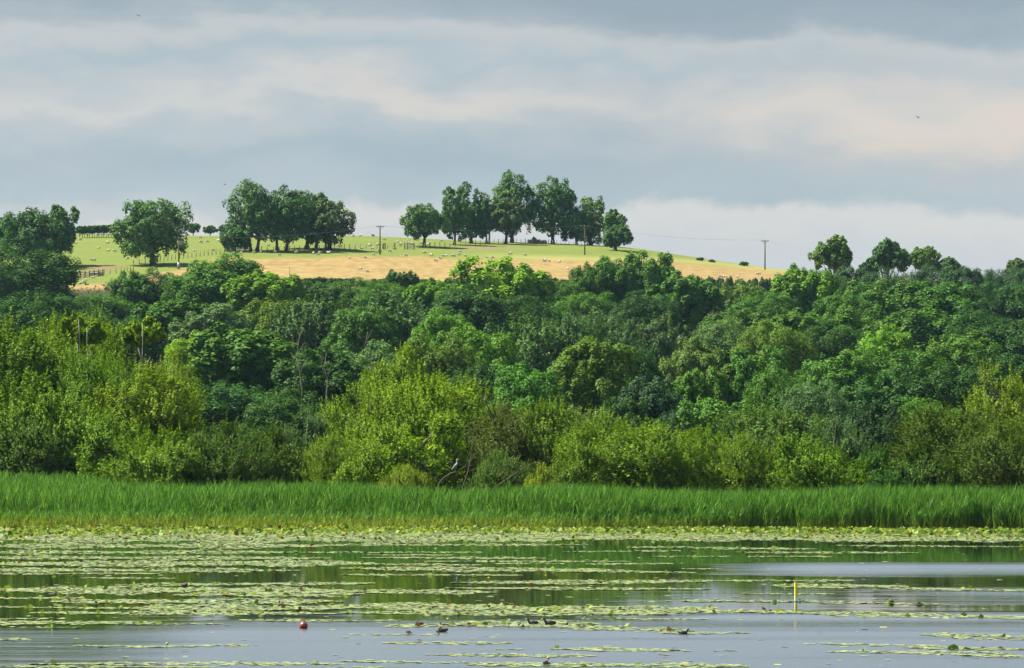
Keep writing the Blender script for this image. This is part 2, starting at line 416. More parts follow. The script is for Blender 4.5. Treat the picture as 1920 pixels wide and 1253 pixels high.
def crown_points(rng, style, ax, zc, az_, n_leaf, lsize, lobes=12, clumps=11, gap=0.0):
    """lobes -> clumps -> leaves.  Returns leaf centres, normals, long axes, half lengths, half widths, lobe centres"""
    k = np.arange(lobes) + 0.5
    phi = np.arccos(1 - 1.75 * k / lobes); th = math.pi * (1 + 5 ** 0.5) * k + rng.uniform(0, 6.28)
    dirs = np.stack([np.cos(th) * np.sin(phi), np.sin(th) * np.sin(phi), np.cos(phi)], 1) + rng.normal(0, 0.16, (lobes, 3)); dirs = unit(dirs)
    axes = np.array([ax, ax, az_])
    lp = dirs * axes * rng.uniform(0.52, 0.76, (lobes, 1)); lr = ax * rng.uniform(0.30, 0.46, lobes)
    C = []; R = []; OUT = []
    for i in range(lobes):
        dv = sph(rng, clumps * 3); dv = dv[(dv @ dirs[i] > -0.35) & (dv[:, 2] > -0.75)][:clumps]
        C.append(lp[i] + dv * (lr[i] * rng.uniform(0.55, 1.0, (len(dv), 1))) * np.array([1, 1, min(1.25, az_ / ax)])); R.append(lr[i] * rng.uniform(0.30, 0.52, len(dv))); OUT.append(unit(dv + dirs[i] * 0.6))
    C = np.concatenate(C); R = np.concatenate(R); OUT = np.concatenate(OUT)
    if gap > 0:
        keep = rng.uniform(size=len(C)) > gap; C, R, OUT = C[keep], R[keep], OUT[keep]
    wgt = R ** 2; wgt /= wgt.sum()
    idx = rng.choice(len(C), n_leaf, p=wgt)
    if style == 'broad':
        dv = unit(sph(rng, n_leaf) + OUT[idx] * 0.45 + np.array([0, 0, 0.25]))
        rr = R[idx] * rng.uniform(0.55, 1.05, n_leaf)
        pos = C[idx] + dv * rr[:, None]
        nrm = unit(dv * 0.75 + np.array([0, 0, 0.45]) + rng.normal(0, 0.28, (n_leaf, 3)))
        tng = sph(rng, n_leaf)
        ln = lsize * rng.uniform(0.6, 1.25, n_leaf); wd = ln * rng.uniform(0.55, 0.8, n_leaf)
    else:
        upw = 1.0 if style == 'willow' else 1.7
        nsp = max(60, n_leaf // 22)
        si = rng.choice(len(C), nsp, p=wgt)
        sd = unit(OUT[si] * 0.6 + np.array([0, 0, upw]) + rng.normal(0, 0.32, (nsp, 3)))
        s0 = C[si] + sph(rng, nsp) * (R[si] * rng.uniform(0.2, 1.0, nsp))[:, None]
        sl = R[si] * rng.uniform(0.8, 1.7, nsp)
        j = rng.integers(0, nsp, n_leaf); tt = rng.uniform(0, 1, n_leaf) ** 0.8
        pos = s0[j] + sd[j] * (sl[j] * tt)[:, None] + rng.normal(0, 1, (n_leaf, 3)) * (lsize * 0.55 * (1.15 - tt))[:, None]
        tng = unit(sd[j] + rng.normal(0, 0.45, (n_leaf, 3)))
        nrm = unit(np.cross(tng, sph(rng, n_leaf)) + OUT[si[j]] * 0.75 + np.array([0, 0, 0.4]))
        ln = lsize * rng.uniform(0.7, 1.3, n_leaf); wd = ln * rng.uniform(0.26, 0.42, n_leaf)
    # oversized inner leaves added to block light through the heart of the crown
    nf = n_leaf // 12
    q = sph(rng, nf) * (rng.uniform(0, 1, (nf, 1)) ** 0.5) * axes * 0.62
    pos = np.concatenate([pos, q]); nrm = np.concatenate([nrm, sph(rng, nf)]); tng = np.concatenate([tng, sph(rng, nf)])
    ln = np.concatenate([ln, np.full(nf, lsize * 1.5)]); wd = np.concatenate([wd, np.full(nf, lsize * 1.1)])
    off = np.array([0, 0, zc])
    return pos + off, nrm, tng, ln, wd, lp + off, C + off

def tree_meshes(seed, style, W, H, base_frac, n_leaf, lsize, lobes=12, clumps=11, gap=0.0, trunk_r=None, lean=0.0, bark=None, leafm=None, stems=1, spread=0.0, twigs=0):
    """crown (width W, top at H) and trunk with limbs, in metres"""
    rng = np.random.default_rng(seed); zb = H * base_frac; az_ = (H - zb) / 2; zc = zb + az_
    pos, nrm, tng, ln, wd, lobe_c, clump_c = crown_points(rng, style, W / 2, zc, az_, n_leaf, lsize, lobes, clumps, gap)
    # fit the outline to the wanted size
    r = np.abs(pos[:, :2]); s = (W / 2) / np.percentile(r, 99.6); zt = np.percentile(pos[:, 2], 99.9); zl = np.percentile(pos[:, 2], 0.4)
    kz = (H - zb) / (zt - zl)
    fit = lambda p: np.stack([p[:, 0] * s + lean * np.clip(p[:, 2] / H, 0, 1.2), p[:, 1] * s, zb + (p[:, 2] - zl) * kz], 1)
    pos = fit(pos); lobe_c = fit(lobe_c); clump_c = fit(clump_c)
    v, f = leaf_quads(pos, nrm, tng, ln, wd)
    shade = np.clip(rng.normal(0.5, 0.2, len(f)), 0, 1)
    crown = mesh_np('crown', v, f, leafm or M_LEAF, [('v', 'FACE', shade)])
    tr = trunk_r or max(0.12, W * 0.032); mb = MB(); R = random.Random(seed)
    tops = []
    for k in range(stems):
        ox = (k - (stems - 1) / 2) * spread; oy = R.uniform(-0.3, 0.3) * spread
        zt2 = zb + (H - zb) * 0.55
        pts = []; rad = []; kx = R.uniform(-0.25, 0.25) * W * 0.12
        for q in range(7):
            a = q / 6; pts.append((ox * (1 + a * 1.2) + kx * math.sin(a * 3) + lean * a * zt2 / H, oy * (1 + a), -0.4 + (zt2 + 0.4) * a)); rad.append(tr / (stems ** 0.4) * (1.55 - 0.5 * min(1, a * 6)) * (1 - 0.72 * a) if a > 0 else tr / (stems ** 0.4) * 1.6)
        mb.tube(pts, rad, 7); tops.append((pts, rad))
    for i, c in enumerate(lobe_c):
        pts, rad = tops[i % stems]; a = R.uniform(0.35, 0.95); q = int(a * 6)
        p0 = Vector(pts[q]); p1 = Vector(c); mid = p0.lerp(p1, 0.5) + Vector((R.uniform(-.2, .2), R.uniform(-.2, .2), -0.12 * (p1 - p0).length * R.uniform(0, 1)))
        if p1.z < p0.z: mid.z = max(mid.z, p0.z * 0.9 + p1.z * 0.1)
        r0 = max(0.05, rad[q] * 0.6); mb.tube([p0, mid, p1], [r0, r0 * 0.65, r0 * 0.3], 5, cap=False)
        near = np.argsort(((clump_c - c) ** 2).sum(1))[:3]
        for j in near: mb.tube([p1, Vector(clump_c[j])], [r0 * 0.32, r0 * 0.10], 4, cap=False)
    for _ in range(twigs):
        c = Vector(clump_c[R.randrange(len(clump_c))]); ctr = Vector((0, 0, zc)); dv = (c - ctr); 
        mb.tube([ctr + dv * 0.3, ctr + dv * 0.8 + Vector((0, 0, R.uniform(-.5, .5))), ctr + dv * 1.12 + Vector((0, 0, R.uniform(0, .6)))], [0.06, 0.04, 0.012], 4, cap=False)
    trunk = mb.mesh('trunk', bark or M_BARK)
    return crown, trunk

def place_tree(name, crown, trunk, loc, scale, rz, tint, label, cat, group):
    t = empty(name, loc, rz); t.scale = scale
    c = obj('crown', crown, t); c.color = tint + (1.0,)
    obj('trunk', trunk, t)
    return tag(t, label, cat, group)
# ------------------------------------------------------------------ woodland, willows and hedges
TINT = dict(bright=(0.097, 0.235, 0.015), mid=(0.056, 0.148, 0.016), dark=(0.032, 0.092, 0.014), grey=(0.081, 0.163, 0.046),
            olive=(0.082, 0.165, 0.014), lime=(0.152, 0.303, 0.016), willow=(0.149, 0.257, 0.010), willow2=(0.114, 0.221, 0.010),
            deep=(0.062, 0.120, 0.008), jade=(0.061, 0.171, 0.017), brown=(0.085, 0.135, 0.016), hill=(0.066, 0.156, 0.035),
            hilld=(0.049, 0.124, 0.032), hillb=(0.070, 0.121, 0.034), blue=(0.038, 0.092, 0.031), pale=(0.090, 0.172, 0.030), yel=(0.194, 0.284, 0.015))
PROTO = {}
def protos(kind, n, W, H, **kw):
    PROTO[kind] = []
    for i in range(n):
        k2 = dict(kw); s = (1.0, 0.82, 1.12, 0.9, 1.05)[i % 5]          # each a little different in leaf and build
        k2['lsize'] = kw['lsize'] * s; k2['n_leaf'] = int(kw['n_leaf'] / s); k2['lobes'] = max(9, int(kw['lobes'] * (1.0, 1.35, 0.8, 1.15, 0.9)[i % 5]))
        PROTO[kind].append((tree_meshes(1000 + 37 * i + len(kind) * 7, W=W, H=H, **k2), W, H))
protos('syc', 4, 10, 10, style='broad', base_frac=0.05, n_leaf=23000, lsize=0.165, lobes=14, clumps=12)
protos('oak', 4, 10, 10, style='broad', base_frac=0.05, n_leaf=22000, lsize=0.142, lobes=22, clumps=10)
protos('ash', 3, 10, 10, style='broad', base_frac=0.07, n_leaf=18000, lsize=0.152, lobes=18, clumps=9, gap=0.12, twigs=8, bark=M_PALEBARK)
protos('asp', 3, 9, 10, style='feather', base_frac=0.06, n_leaf=22000, lsize=0.18, lobes=16, clumps=10)
protos('wil', 4, 6, 9, style='willow', base_frac=0.03, n_leaf=47000, lsize=0.078, lobes=17, clumps=14, stems=3, spread=0.5, twigs=14, leafm=M_WILLOW)
protos('bsh', 3, 5, 4.5, style='willow', base_frac=0.0, n_leaf=35000, lsize=0.067, lobes=12, clumps=14, stems=4, spread=0.4, twigs=18, leafm=M_WILLOW, trunk_r=0.09)
protos('hdg', 3, 6, 4, style='broad', base_frac=0.0, n_leaf=7000, lsize=0.17, lobes=14, clumps=8, stems=3, spread=0.6, trunk_r=0.1)
_cnt = [0]
NAMES = dict(syc='sycamore_tree', oak='oak_tree', ash='ash_tree', asp='aspen_tree', wil='willow_tree', bsh='willow_bush', hdg='hedgerow_shrub')
CATS = dict(syc='tree', oak='tree', ash='tree', asp='tree', wil='willow', bsh='bush', hdg='shrub')
def wood_row(rows, group):
    for kind, px, ytop, wpx, D, tint, label in rows:
        i = _cnt[0]; _cnt[0] += 1
        (crown, trunk), W, H = PROTO[kind][i % len(PROTO[kind])]
        X = PX(px, D); z0 = float(terrain(X, D)); h = ZAT(ytop, D) - z0; wm = wpx / F * D * dict(wil=1.3, bsh=1.3).get(kind, 1.1 if D > 680 else 1.2)
        R = random.Random(i * 13 + 5)
        if isinstance(tint, str): tint = TINT[tint]
        k = R.uniform(0.9, 1.12); tt = (tint[0] * k * R.uniform(0.92, 1.1), tint[1] * k, tint[2] * k * R.uniform(0.85, 1.2))
        place_tree(NAMES[kind], crown, trunk, (X, D, z0), (wm / W, wm / W * R.uniform(0.9, 1.1), h / H), R.uniform(0, 6.28), tt, label, CATS[kind], group)

# top of the wood, against the hay field
wood_row([
 ('oak', 48, 464, 165, 700, 'dark', 'tall dark green tree at the left edge, below the hilltop tree clump'),
 ('oak', -35, 482, 150, 690, 'dark', 'dark tree cut by the left edge of the picture, below the field'),
 ('ash', 242, 508, 85, 712, 'mid', 'loose crowned tree below the lone round oak, in front of the tan strip'),
 ('oak', 295, 501, 95, 715, 'dark', 'dark tree directly below the trunk of the lone round oak'),
 ('ash', 345, 512, 80, 708, 'mid', 'small tree just below the leftmost utility pole'),
 ('syc', 412, 475, 175, 700, 'mid', 'broad green tree rising over the left end of the hay field'),
 ('syc', 490, 506, 150, 685, 'bright', 'fresh green tree at the left end of the tan field edge'),
 ('oak', 150, 580, 170, 640, 'dark', 'dark shaded tree behind the left willows, below the stock pens'),
 ('oak', 190, 550, 120, 668, 'mid', 'green tree below the tan strip right of the stock pens'),
 ('oak', 118, 556, 130, 655, 'dark', 'dark tree right below the stock pens'),
 ('oak', 590, 528, 120, 716, 'dark', 'dark low tree right of the thin post at the hay field edge'),
 ('oak', 660, 520, 130, 716, 'mid', 'rounded tree under the middle of the hay field edge'),
 ('hdg', 757, 506, 62, 740, 'dark', 'dark spiky shrub poking up into the hay field'),
 ('oak', 720, 524, 110, 705, 'mid', 'green tree below the dark spiky shrub at the field edge'),
 ('syc', 812, 522, 110, 700, 'bright', 'light green tree left of the bright sycamore at the field edge'),
 ('oak', 872, 532, 130, 690, 'dark', 'dark tree at the left foot of the bright sycamore'),
 ('syc', 945, 482, 185, 700, 'lime', 'bright yellow green sycamore standing highest against the hay field'),
 ('oak', 1040, 524, 120, 700, 'mid', 'green tree just right of the bright sycamore'),
 ('ash', 1105, 492, 95, 716, 'mid', 'left tree of the leggy trio in front of the hay field'),
 ('syc', 1155, 482, 110, 718, 'mid', 'middle tree of the leggy trio in front of the hay field'),
 ('syc', 1215, 470, 120, 716, 'mid', 'right and tallest tree of the leggy trio in front of the hay field'),
 ('oak', 1100, 548, 130, 680, 'mid', 'tree under the leggy trio at the hay field edge'),
 ('syc', 1285, 510, 145, 690, 'mid', 'full crowned tree right of the leggy trio'),
 ('oak', 1210, 545, 120, 665, 'dark', 'shaded tree below the tallest of the leggy trio'),
 ('ash', 1385, 527, 120, 712, 'pale', 'grey green tree below the right end of the hay field'),
 ('oak', 1430, 545, 130, 690, 'mid', 'tree below the rightmost utility pole'),
 ('syc', 1500, 497, 125, 700, 'bright', 'bright topped tree at the right end of the hay field'),
 ('oak', 1555, 505, 95, 706, 'dark', 'dark tree leaning against the bright topped tree at the field end'),
 ('syc', 1650, 524, 150, 690, 'mid', 'broad tree below the ridge hedge, left one on the right slope'),
 ('syc', 1590, 545, 120, 670, 'mid', 'mid green tree under the dark leaning tree'),
 ('oak', 1760, 528, 150, 690, 'mid', 'broad tree below the ridge hedge, middle one on the right slope'),
 ('oak', 1845, 530, 130, 690, 'dark', 'dark tree below the ridge hedge near the right edge'),
 ('oak', 1920, 530, 130, 690, 'dark', 'dark tree cut by the right edge, below the ridge hedge'),
], 'trees along the top of the wood')
# middle of the wood
wood_row([
 ('oak', 60, 545, 170, 610, 'dark', 'dark tree just above the left willows at the picture edge'),
 ('syc', 330, 558, 150, 610, 'mid', 'mid green tree above the birch with a white stem'),
 ('ash', 400, 570, 140, 590, 'grey', 'grey green tree with fine leaves left of the tall grey aspen'),
 ('oak', 215, 590, 150, 560, 'dark', 'very dark tree in the gap above the white stemmed birch'),
 ('syc', 375, 622, 120, 480, 'lime', 'lime topped tree right of the white stemmed birch'),
 ('syc', 450, 608, 230, 470, 'mid', 'large dark green sycamore filling the left middle of the wood'),
 ('asp', 590, 545, 190, 570, 'grey', 'tall grey green aspen left of the middle of the wood'),
 ('oak', 520, 560, 130, 600, 'olive', 'olive tree left of the tall grey aspen'),
 ('asp', 745, 542, 160, 590, 'grey', 'grey green feathery tree below the dark spiky shrub'),
 ('oak', 680, 575, 130, 560, 'mid', 'green tree between the two tall grey feathery trees'),
 ('oak', 690, 640, 170, 440, 'grey', 'grey leaved tree with bare twigs behind the big central willow'),
 ('ash', 590, 650, 150, 430, 'dark', 'dark tree with dead twigs between sycamore and central willow'),
 ('syc', 825, 578, 110, 540, 'bright', 'fresh green crown left of the bright round sycamore in mid wood'),
 ('oak', 870, 548, 150, 600, 'dark', 'dark crown under the bright sycamore at the field edge'),
 ('syc', 905, 608, 130, 480, 'bright', 'bright green two headed crown in the middle of the wood'),
 ('oak', 820, 622, 130, 470, 'olive', 'olive leaved tree beside the bright two headed crown'),
 ('oak', 985, 555, 150, 620, 'dark', 'dark tree right below the bright sycamore'),
 ('asp', 985, 588, 130, 530, 'grey', 'feathery grey aspen, leftmost of the row in mid wood'),
 ('asp', 1060, 580, 130, 535, 'grey', 'feathery grey aspen, second from left in mid wood row'),
 ('asp', 1140, 580, 140, 545, 'grey', 'feathery grey aspen, third from left in mid wood row'),
 ('asp', 1225, 585, 120, 550, 'grey', 'feathery grey aspen, rightmost of the row in mid wood'),
 ('oak', 1108, 632, 150, 440, 'olive', 'oak with yellow tipped leaves in the middle of the wood'),
 ('syc', 985, 680, 140, 380, 'jade', 'small jade green round tree above the central bushes'),
 ('oak', 905, 680, 120, 400, 'dark', 'dark small tree left of the jade round tree'),
 ('oak', 1190, 650, 120, 450, 'dark', 'dark tree behind the yellow tipped oak'),
 ('oak', 1222, 706, 125, 380, 'blue', 'low bluish dark tree right of the yellow tipped oak'),
 ('ash', 1305, 632, 120, 440, 'pale', 'pale yellowish tree in the middle right of the wood'),
 ('syc', 1300, 690, 110, 390, 'jade', 'light green tree below the pale yellowish tree'),
 ('oak', 1370, 600, 130, 560, 'grey', 'greyish tree right of the full crowned field edge tree'),
 ('syc', 1380, 575, 130, 600, 'mid', 'mid green tree under the right end of the hay field'),
 ('oak', 1445, 600, 130, 540, 'olive', 'olive tree left of the dark hollow in the right wood'),
 ('syc', 1420, 650, 130, 440, 'jade', 'jade green tree stepping down the right wood'),
 ('oak', 1460, 690, 120, 390, 'mid', 'rounded tree above the pale front bush on the right'),
 ('syc', 1505, 580, 150, 590, 'mid', 'green dome left of the dark hollow high in the right wood'),
 ('oak', 1560, 600, 150, 560, 'dark', 'dark tree at the dark hollow in the right wood'),
 ('syc', 1610, 572, 130, 610, 'mid', 'mid green crown above the dark hollow in the right wood'),
 ('syc', 1655, 608, 120, 500, 'bright', 'small fresh green crown right of the dark hollow'),
 ('syc', 1720, 572, 170, 600, 'mid', 'wide green crown in the upper right wood'),
 ('syc', 1570, 660, 150, 430, 'jade', 'light green spreading tree in the lower right wood'),
 ('oak', 1660, 650, 180, 450, 'mid', 'broad tree with fine leaves in the lower right wood'),
 ('oak', 1530, 715, 130, 370, 'grey', 'grey green tree low in the right wood'),
 ('ash', 1640, 700, 130, 390, 'dark', 'dark tree behind the dark round front bush'),
 ('syc', 1795, 622, 160, 470, 'mid', 'upright green tree left of the yellow willow at the right edge'),
 ('oak', 1740, 680, 150, 400, 'dark', 'dark tree low in the right wood beside the upright green tree'),
 ('oak', 1850, 580, 150, 580, 'dark', 'dark crown in the upper right corner of the wood'),
 ('oak', 1910, 600, 150, 540, 'dark', 'dark crown cut by the right edge in the middle of the wood'),
 ('oak', 1870, 650, 150, 430, 'dark', 'shaded tree behind the yellow willow at the right edge'),
 ('syc', 1350, 748, 140, 330, 'jade', 'low jade green tree behind the right front bushes'),
 ('oak', 1275, 768, 90, 330, 'blue', 'low bluish bush behind the yellow green front bushes'),
 ('oak', 1170, 745, 100, 340, 'dark', 'low dark tree peeping over the yellow green front bushes'),
 ('oak', 540, 730, 160, 380, 'dark', 'dark low tree behind the left front bushes'),
 ('oak', 430, 715, 170, 390, 'dark', 'shaded low tree at the foot of the large dark sycamore'),
 ('oak', 1740, 745, 130, 340, 'jade', 'green low tree between the dark round bush and right willow'),
], 'trees in the middle of the wood')
# willows and bushes behind the reeds
wood_row([
 ('wil', -20, 588, 230, 296, 'willow2', 'tall willow cut by the left edge of the picture'),
 ('wil', 75, 590, 210, 300, 'willow', 'tall yellow green willow second from the left edge'),
 ('wil', 150, 583, 160, 304, 'willow', 'tall willow with two thin pale stems in its top'),
 ('wil', 205, 650, 170, 294, 'willow2', 'willow with drooping sides between the two pale stemmed trees'),
 ('wil', 270, 680, 190, 290, 'willow', 'rounded willow below the white stemmed birch'),
 ('wil', 320, 650, 100, 296, 'willow', 'thin willow shoots right of the white stemmed birch'),
 ('bsh', 30, 700, 210, 286, 'willow2', 'leafy bush low in the left willow mass at the edge'),
 ('bsh', 150, 730, 190, 284, 'willow2', 'leafy bush low in the left willow mass under the pale stems'),
 ('bsh', 80, 775, 230, 283, 'deep', 'shaded bush just above the reeds on the far left'),
 ('bsh', 235, 780, 180, 276, 'willow2', 'drooping bush where the reed bed steps back on the left'),
 ('bsh', 305, 800, 160, 262, 'willow2', 'pale leafed bush standing forward behind the left reeds'),
 ('bsh', 425, 785, 180, 262, 'deep', 'round olive bush behind the reeds, left of the dark gap'),
 ('bsh', 505, 800, 150, 264, 'deep', 'olive bush at the dark gap in the left front bushes'),
 ('bsh', 572, 776, 110, 270, 'grey', 'taller grey green bush right of the dark gap'),
 ('bsh', 632, 808, 110, 256, 'willow', 'light green bush left of the big central willow'),
 ('bsh', 700, 825, 130, 252, 'willow', 'bright low bush at the left foot of the big central willow'),
 ('wil', 765, 648, 150, 285, 'willow', 'topmost shoot of the big central willow behind the reeds'),
 ('wil', 705, 700, 170, 276, 'willow', 'left half of the central willow thicket'),
 ('wil', 835, 698, 180, 274, 'willow', 'right half of the central willow thicket, above the heron'),
 ('bsh', 770, 770, 190, 262, 'willow', 'middle bush of the central willow thicket'),
 ('bsh', 760, 868, 90, 248, 'yel', 'low bright shoots in front of the central willow thicket'),
 ('wil', 955, 742, 160, 264, 'brown', 'brownish green bush right of the heron'),
 ('wil', 1045, 742, 150, 264, 'willow2', 'dense rounded bush with reddish top right of the heron'),
 ('bsh', 945, 840, 110, 250, 'olive', 'low olive shoots under the brownish bush'),
 ('bsh', 1012, 868, 60, 247, 'yel', 'small yellow sapling standing over the reeds near the centre'),
 ('wil', 1135, 768, 150, 258, 'willow', 'rounded yellow green bush right of the reddish topped bush'),
 ('wil', 1215, 786, 170, 255, 'willow', 'broad glowing yellow green bush right of the centre'),
 ('bsh', 1080, 830, 120, 252, 'willow2', 'shaded bush between reddish topped and yellow green bushes'),
 ('wil', 1312, 798, 110, 262, 'willow2', 'narrow green bush right of the glowing yellow green bush'),
 ('bsh', 1385, 808, 140, 254, 'willow2', 'soft green bush left of the pale domed bush'),
 ('wil', 1452, 755, 190, 276, 'pale', 'pale domed bush with light twigs on the right'),
 ('bsh', 1528, 812, 160, 251, 'willow2', 'round bush with dark underside standing forward on the right'),
 ('wil', 1640, 752, 170, 282, 'blue', 'dark bluish domed bush set back on the right'),
 ('bsh', 1668, 838, 130, 254, 'jade', 'low fresh green bush below the dark bluish dome'),
 ('bsh', 1590, 780, 110, 272, 'grey', 'grey green bush between pale dome and bluish dome'),
 ('wil', 1790, 755, 220, 262, 'deep', 'big shaded bush near the right edge behind the reeds'),
 ('bsh', 1730, 820, 120, 254, 'deep', 'smaller shaded bush at the foot of the big right bush'),
 ('wil', 1895, 680, 170, 275, 'willow', 'tall light willow cut by the right edge'),
 ('bsh', 1880, 790, 170, 255, 'deep', 'dark bush below the tall willow at the right edge'),
 ('bsh', 1958, 780, 150, 258, 'deep', 'dark bush cut by the right edge of the picture'),
], 'willows and bushes behind the reed bed')

# birches with white stems rising through the left willows
def birch(px, ytop, ybot, wpx, D, forks, label, seed):
    X = PX(px, D); z0 = float(terrain(X, D)); H = ZAT(ytop, D) - z0; wm = wpx / F * D
    crown, _ = tree_meshes(seed, 'willow', wm, H, max(0.02, (ZAT(ytop + (ybot - ytop) * 0.55, D) - z0) / H), 5200, 0.14, lobes=8, clumps=7, leafm=M_WILLOW)
    R = random.Random(seed); mb = MB(); y0 = -wm * 0.56
    pts = []; rad = []
    for q in range(10):
        a = q / 9; pts.append((math.sin(a * 7 + seed) * 0.12 + 0.25 * (a - .8), y0, H * 0.95 * a)); rad.append(0.085 * (1.05 - a * 0.85))
    mb.tube(pts, rad, 6)
    for (a, dx, dz) in forks:
        p0 = Vector(pts[int(a * 9)]); mb.tube([p0, p0 + Vector((dx * 0.45, 0, dz * 0.4)), p0 + Vector((dx, 0, dz))], [0.06, 0.045, 0.012], 5)
    t = empty('birch_tree', (X, D, z0)); c = obj('crown', crown, t); c.color = TINT['willow'] + (1,)
    tag(obj('trunk', mb.mesh('trunk', M_BIRCH), t), 'thin white birch stem')
    tag(t, label, 'birch', 'birches among the left willows')
birch(268, 594, 690, 84, 299, [(0.72, 0.65, 1.5), (0.82, -0.3, 0.9)], 'birch with a forked white stem and small leafy top', 71)
birch(152, 586, 680, 80, 299, [(0.8, -0.25, 1.0)], 'birch with a thin bent white stem near the left edge', 72)
birch(168, 600, 680, 60, 298, [(0.8, 0.2, 0.8)], 'slender birch stem just right of the bent one', 73)

# dark undergrowth that closes the floor of the wood
def undergrowth():
    rng = np.random.default_rng(9); n = 45000
    D = rng.uniform(325, 781, n); px = rng.uniform(-260, 2180, n); X = PX(px, D); keep = np.ones(n, bool)
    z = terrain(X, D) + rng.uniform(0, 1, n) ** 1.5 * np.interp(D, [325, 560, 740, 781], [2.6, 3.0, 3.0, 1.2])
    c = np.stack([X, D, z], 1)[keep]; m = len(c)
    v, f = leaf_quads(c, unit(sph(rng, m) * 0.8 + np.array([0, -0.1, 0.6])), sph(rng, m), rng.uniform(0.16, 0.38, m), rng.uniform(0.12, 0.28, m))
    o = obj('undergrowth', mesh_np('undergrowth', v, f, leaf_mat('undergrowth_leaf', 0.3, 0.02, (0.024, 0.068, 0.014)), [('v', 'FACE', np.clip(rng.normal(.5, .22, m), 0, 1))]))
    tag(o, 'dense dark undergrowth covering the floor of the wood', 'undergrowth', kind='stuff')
undergrowth()

# hedge between the hay field and the wood
for i, px in enumerate(range(548, 1520, 27)):
    R = random.Random(i + 400); D = 789 + R.uniform(-2, 2); X = PX(px, D); z0 = float(terrain(X, D))
    (crown, trunk), W, H = PROTO['hdg'][i % 3]
    h = max(1.0, ZAT(np.interp(px, [540, 700, 900, 1250, 1400, 1500], [521, 522, 522, 521, 520, 519]) + R.uniform(-3, 4), D) - z0); wm = 36 / F * D
    k = R.uniform(0.8, 1.2)
    place_tree('hedgerow_shrub', crown, trunk, (X, D, z0), (wm / W, wm / W, h / H), R.uniform(0, 6), (0.045 * k, 0.105 * k, 0.03), ordinal(i) + ' shrub from the left in the low hedge below the hay field', 'shrub', 'hedge below the hay field')

# ------------------------------------------------------------------ trees on the hill
def hill_tree(px, ytop, wpx, ybase, cb, tint, label, seed, style='broad', n=7000, stems=1, spread=0.0, lean=0.0, gap=0.05, bark=None, group='trees on the hilltop', lobes=16, lsize=0.265, name='oak_tree', D=None):
    if D is None: b = ground_at(px, ybase)
    else: b = Vector((PX(px, D), D, float(terrain(PX(px, D), D))))
    H = ZAT(ytop, b.y) - b.z; W = wpx * (1.0 if group == 'trees on the right hand ridge' else 1.12) / F * b.y; n = int(n * 1.0); gap = gap * 1.1
    base_frac = max(0.02, (ZAT(cb, b.y) - b.z) / H)
    crown, trunk = tree_meshes(seed, style, W, H, base_frac, n, lsize, lobes=lobes, clumps=10, gap=gap, stems=stems, spread=spread, lean=lean, bark=bark, trunk_r=max(0.18, W * 0.036), twigs=4)
    place_tree(name, crown, trunk, b, (1, 1, 1), 0.0, TINT[tint] if isinstance(tint, str) else tint, label, 'tree', group)
hill_tree(12, 408, 60, 478, 470, 'hilld', 'dark small tree at the far left edge of the hilltop', 201)
hill_tree(62, 390, 122, 503, 496, 'hilld', 'broad dark tree with a low crown at the left of the hilltop', 202, n=11000, lobes=20)
hill_tree(112, 384, 66, 499, 470, 'hill', 'taller narrow tree behind the broad dark tree on the left', 203)
hill_tree(288, 374, 132, 497, 484, 'hill', 'lone round oak with a thick trunk standing in the pasture', 247, n=12000, lobes=22, gap=0.08)
hill_tree(441, 424, 58, 472, 470, 'hilld', 'small rounded tree at the left foot of the left hilltop clump', 205, n=3500)
hill_tree(476, 337, 104, 471, 455, 'hill', 'tallest tree of the left hilltop clump, airy on its left side', 206, n=9000, stems=2, spread=1.2, gap=0.14, lobes=20)
hill_tree(528, 345, 98, 471, 450, 'hilld', 'leaning double trunk tree in the middle of the left hilltop clump', 207, n=9000, stems=2, spread=1.9, lean=0.9)
hill_tree(575, 358, 92, 467, 455, 'hill', 'tree with a short trunk right of the leaning one in the left clump', 208, n=8500)
hill_tree(594, 362, 66, 466, 448, 'hill', 'pale trunked tree at the back of the left hilltop clump', 209, bark=M_PALEBARK, n=4000)
hill_tree(616, 372, 86, 469, 456, 'hillb', 'brownish tree with fanned stems at the right end of the left clump', 210, n=8000, stems=3, spread=0.5)
hill_tree(795, 382, 80, 463, 445, 'hill', 'round tree standing alone left of the right hilltop clump', 211, n=6000, gap=0.14)
hill_tree(852, 350, 58, 459, 448, 'hill', 'slim ragged tree at the left end of the right hilltop clump', 212, n=6000, gap=0.16)
hill_tree(884, 341, 74, 456, 446, 'hilld', 'dark ragged tree second in the right hilltop clump', 213, n=8000, gap=0.12)
hill_tree(915, 361, 60, 457, 432, 'pale', 'pale forked tree with a bare light trunk in the right clump', 214, n=3200, bark=M_PALEBARK, gap=0.2, stems=2, spread=0.5)
hill_tree(948, 372, 78, 458, 440, 'hillb', 'dull brownish crown below the tallest tree of the right clump', 215, n=6500)
hill_tree(960, 320, 84, 455, 432, 'hill', 'tallest tree on the hill, at the back of the right clump', 216, n=8500, lobes=20)
hill_tree(1037, 332, 82, 457, 440, 'hill', 'full tall tree with a stout dark trunk right of the tallest one', 217, n=10000, lobes=20)
hill_tree(1082, 392, 70, 459, 452, 'hill', 'lower crown filling the gap right of the stout trunk', 218, n=5500)
hill_tree(1108, 368, 80, 460, 456, 'pale', 'yellowish mottled tree behind the third utility pole', 219, n=6500, gap=0.1)
hill_tree(1152, 392, 40, 468, 430, 'hill', 'thin ragged top rising behind the dark round bush', 220, n=1500, gap=0.25)
hill_tree(1156, 420, 56, 470, 462, 'hilld', 'dark round bushy tree at the right end of the right clump', 221, n=5500, name='hawthorn_tree')
G2 = 'trees on the right hand ridge'
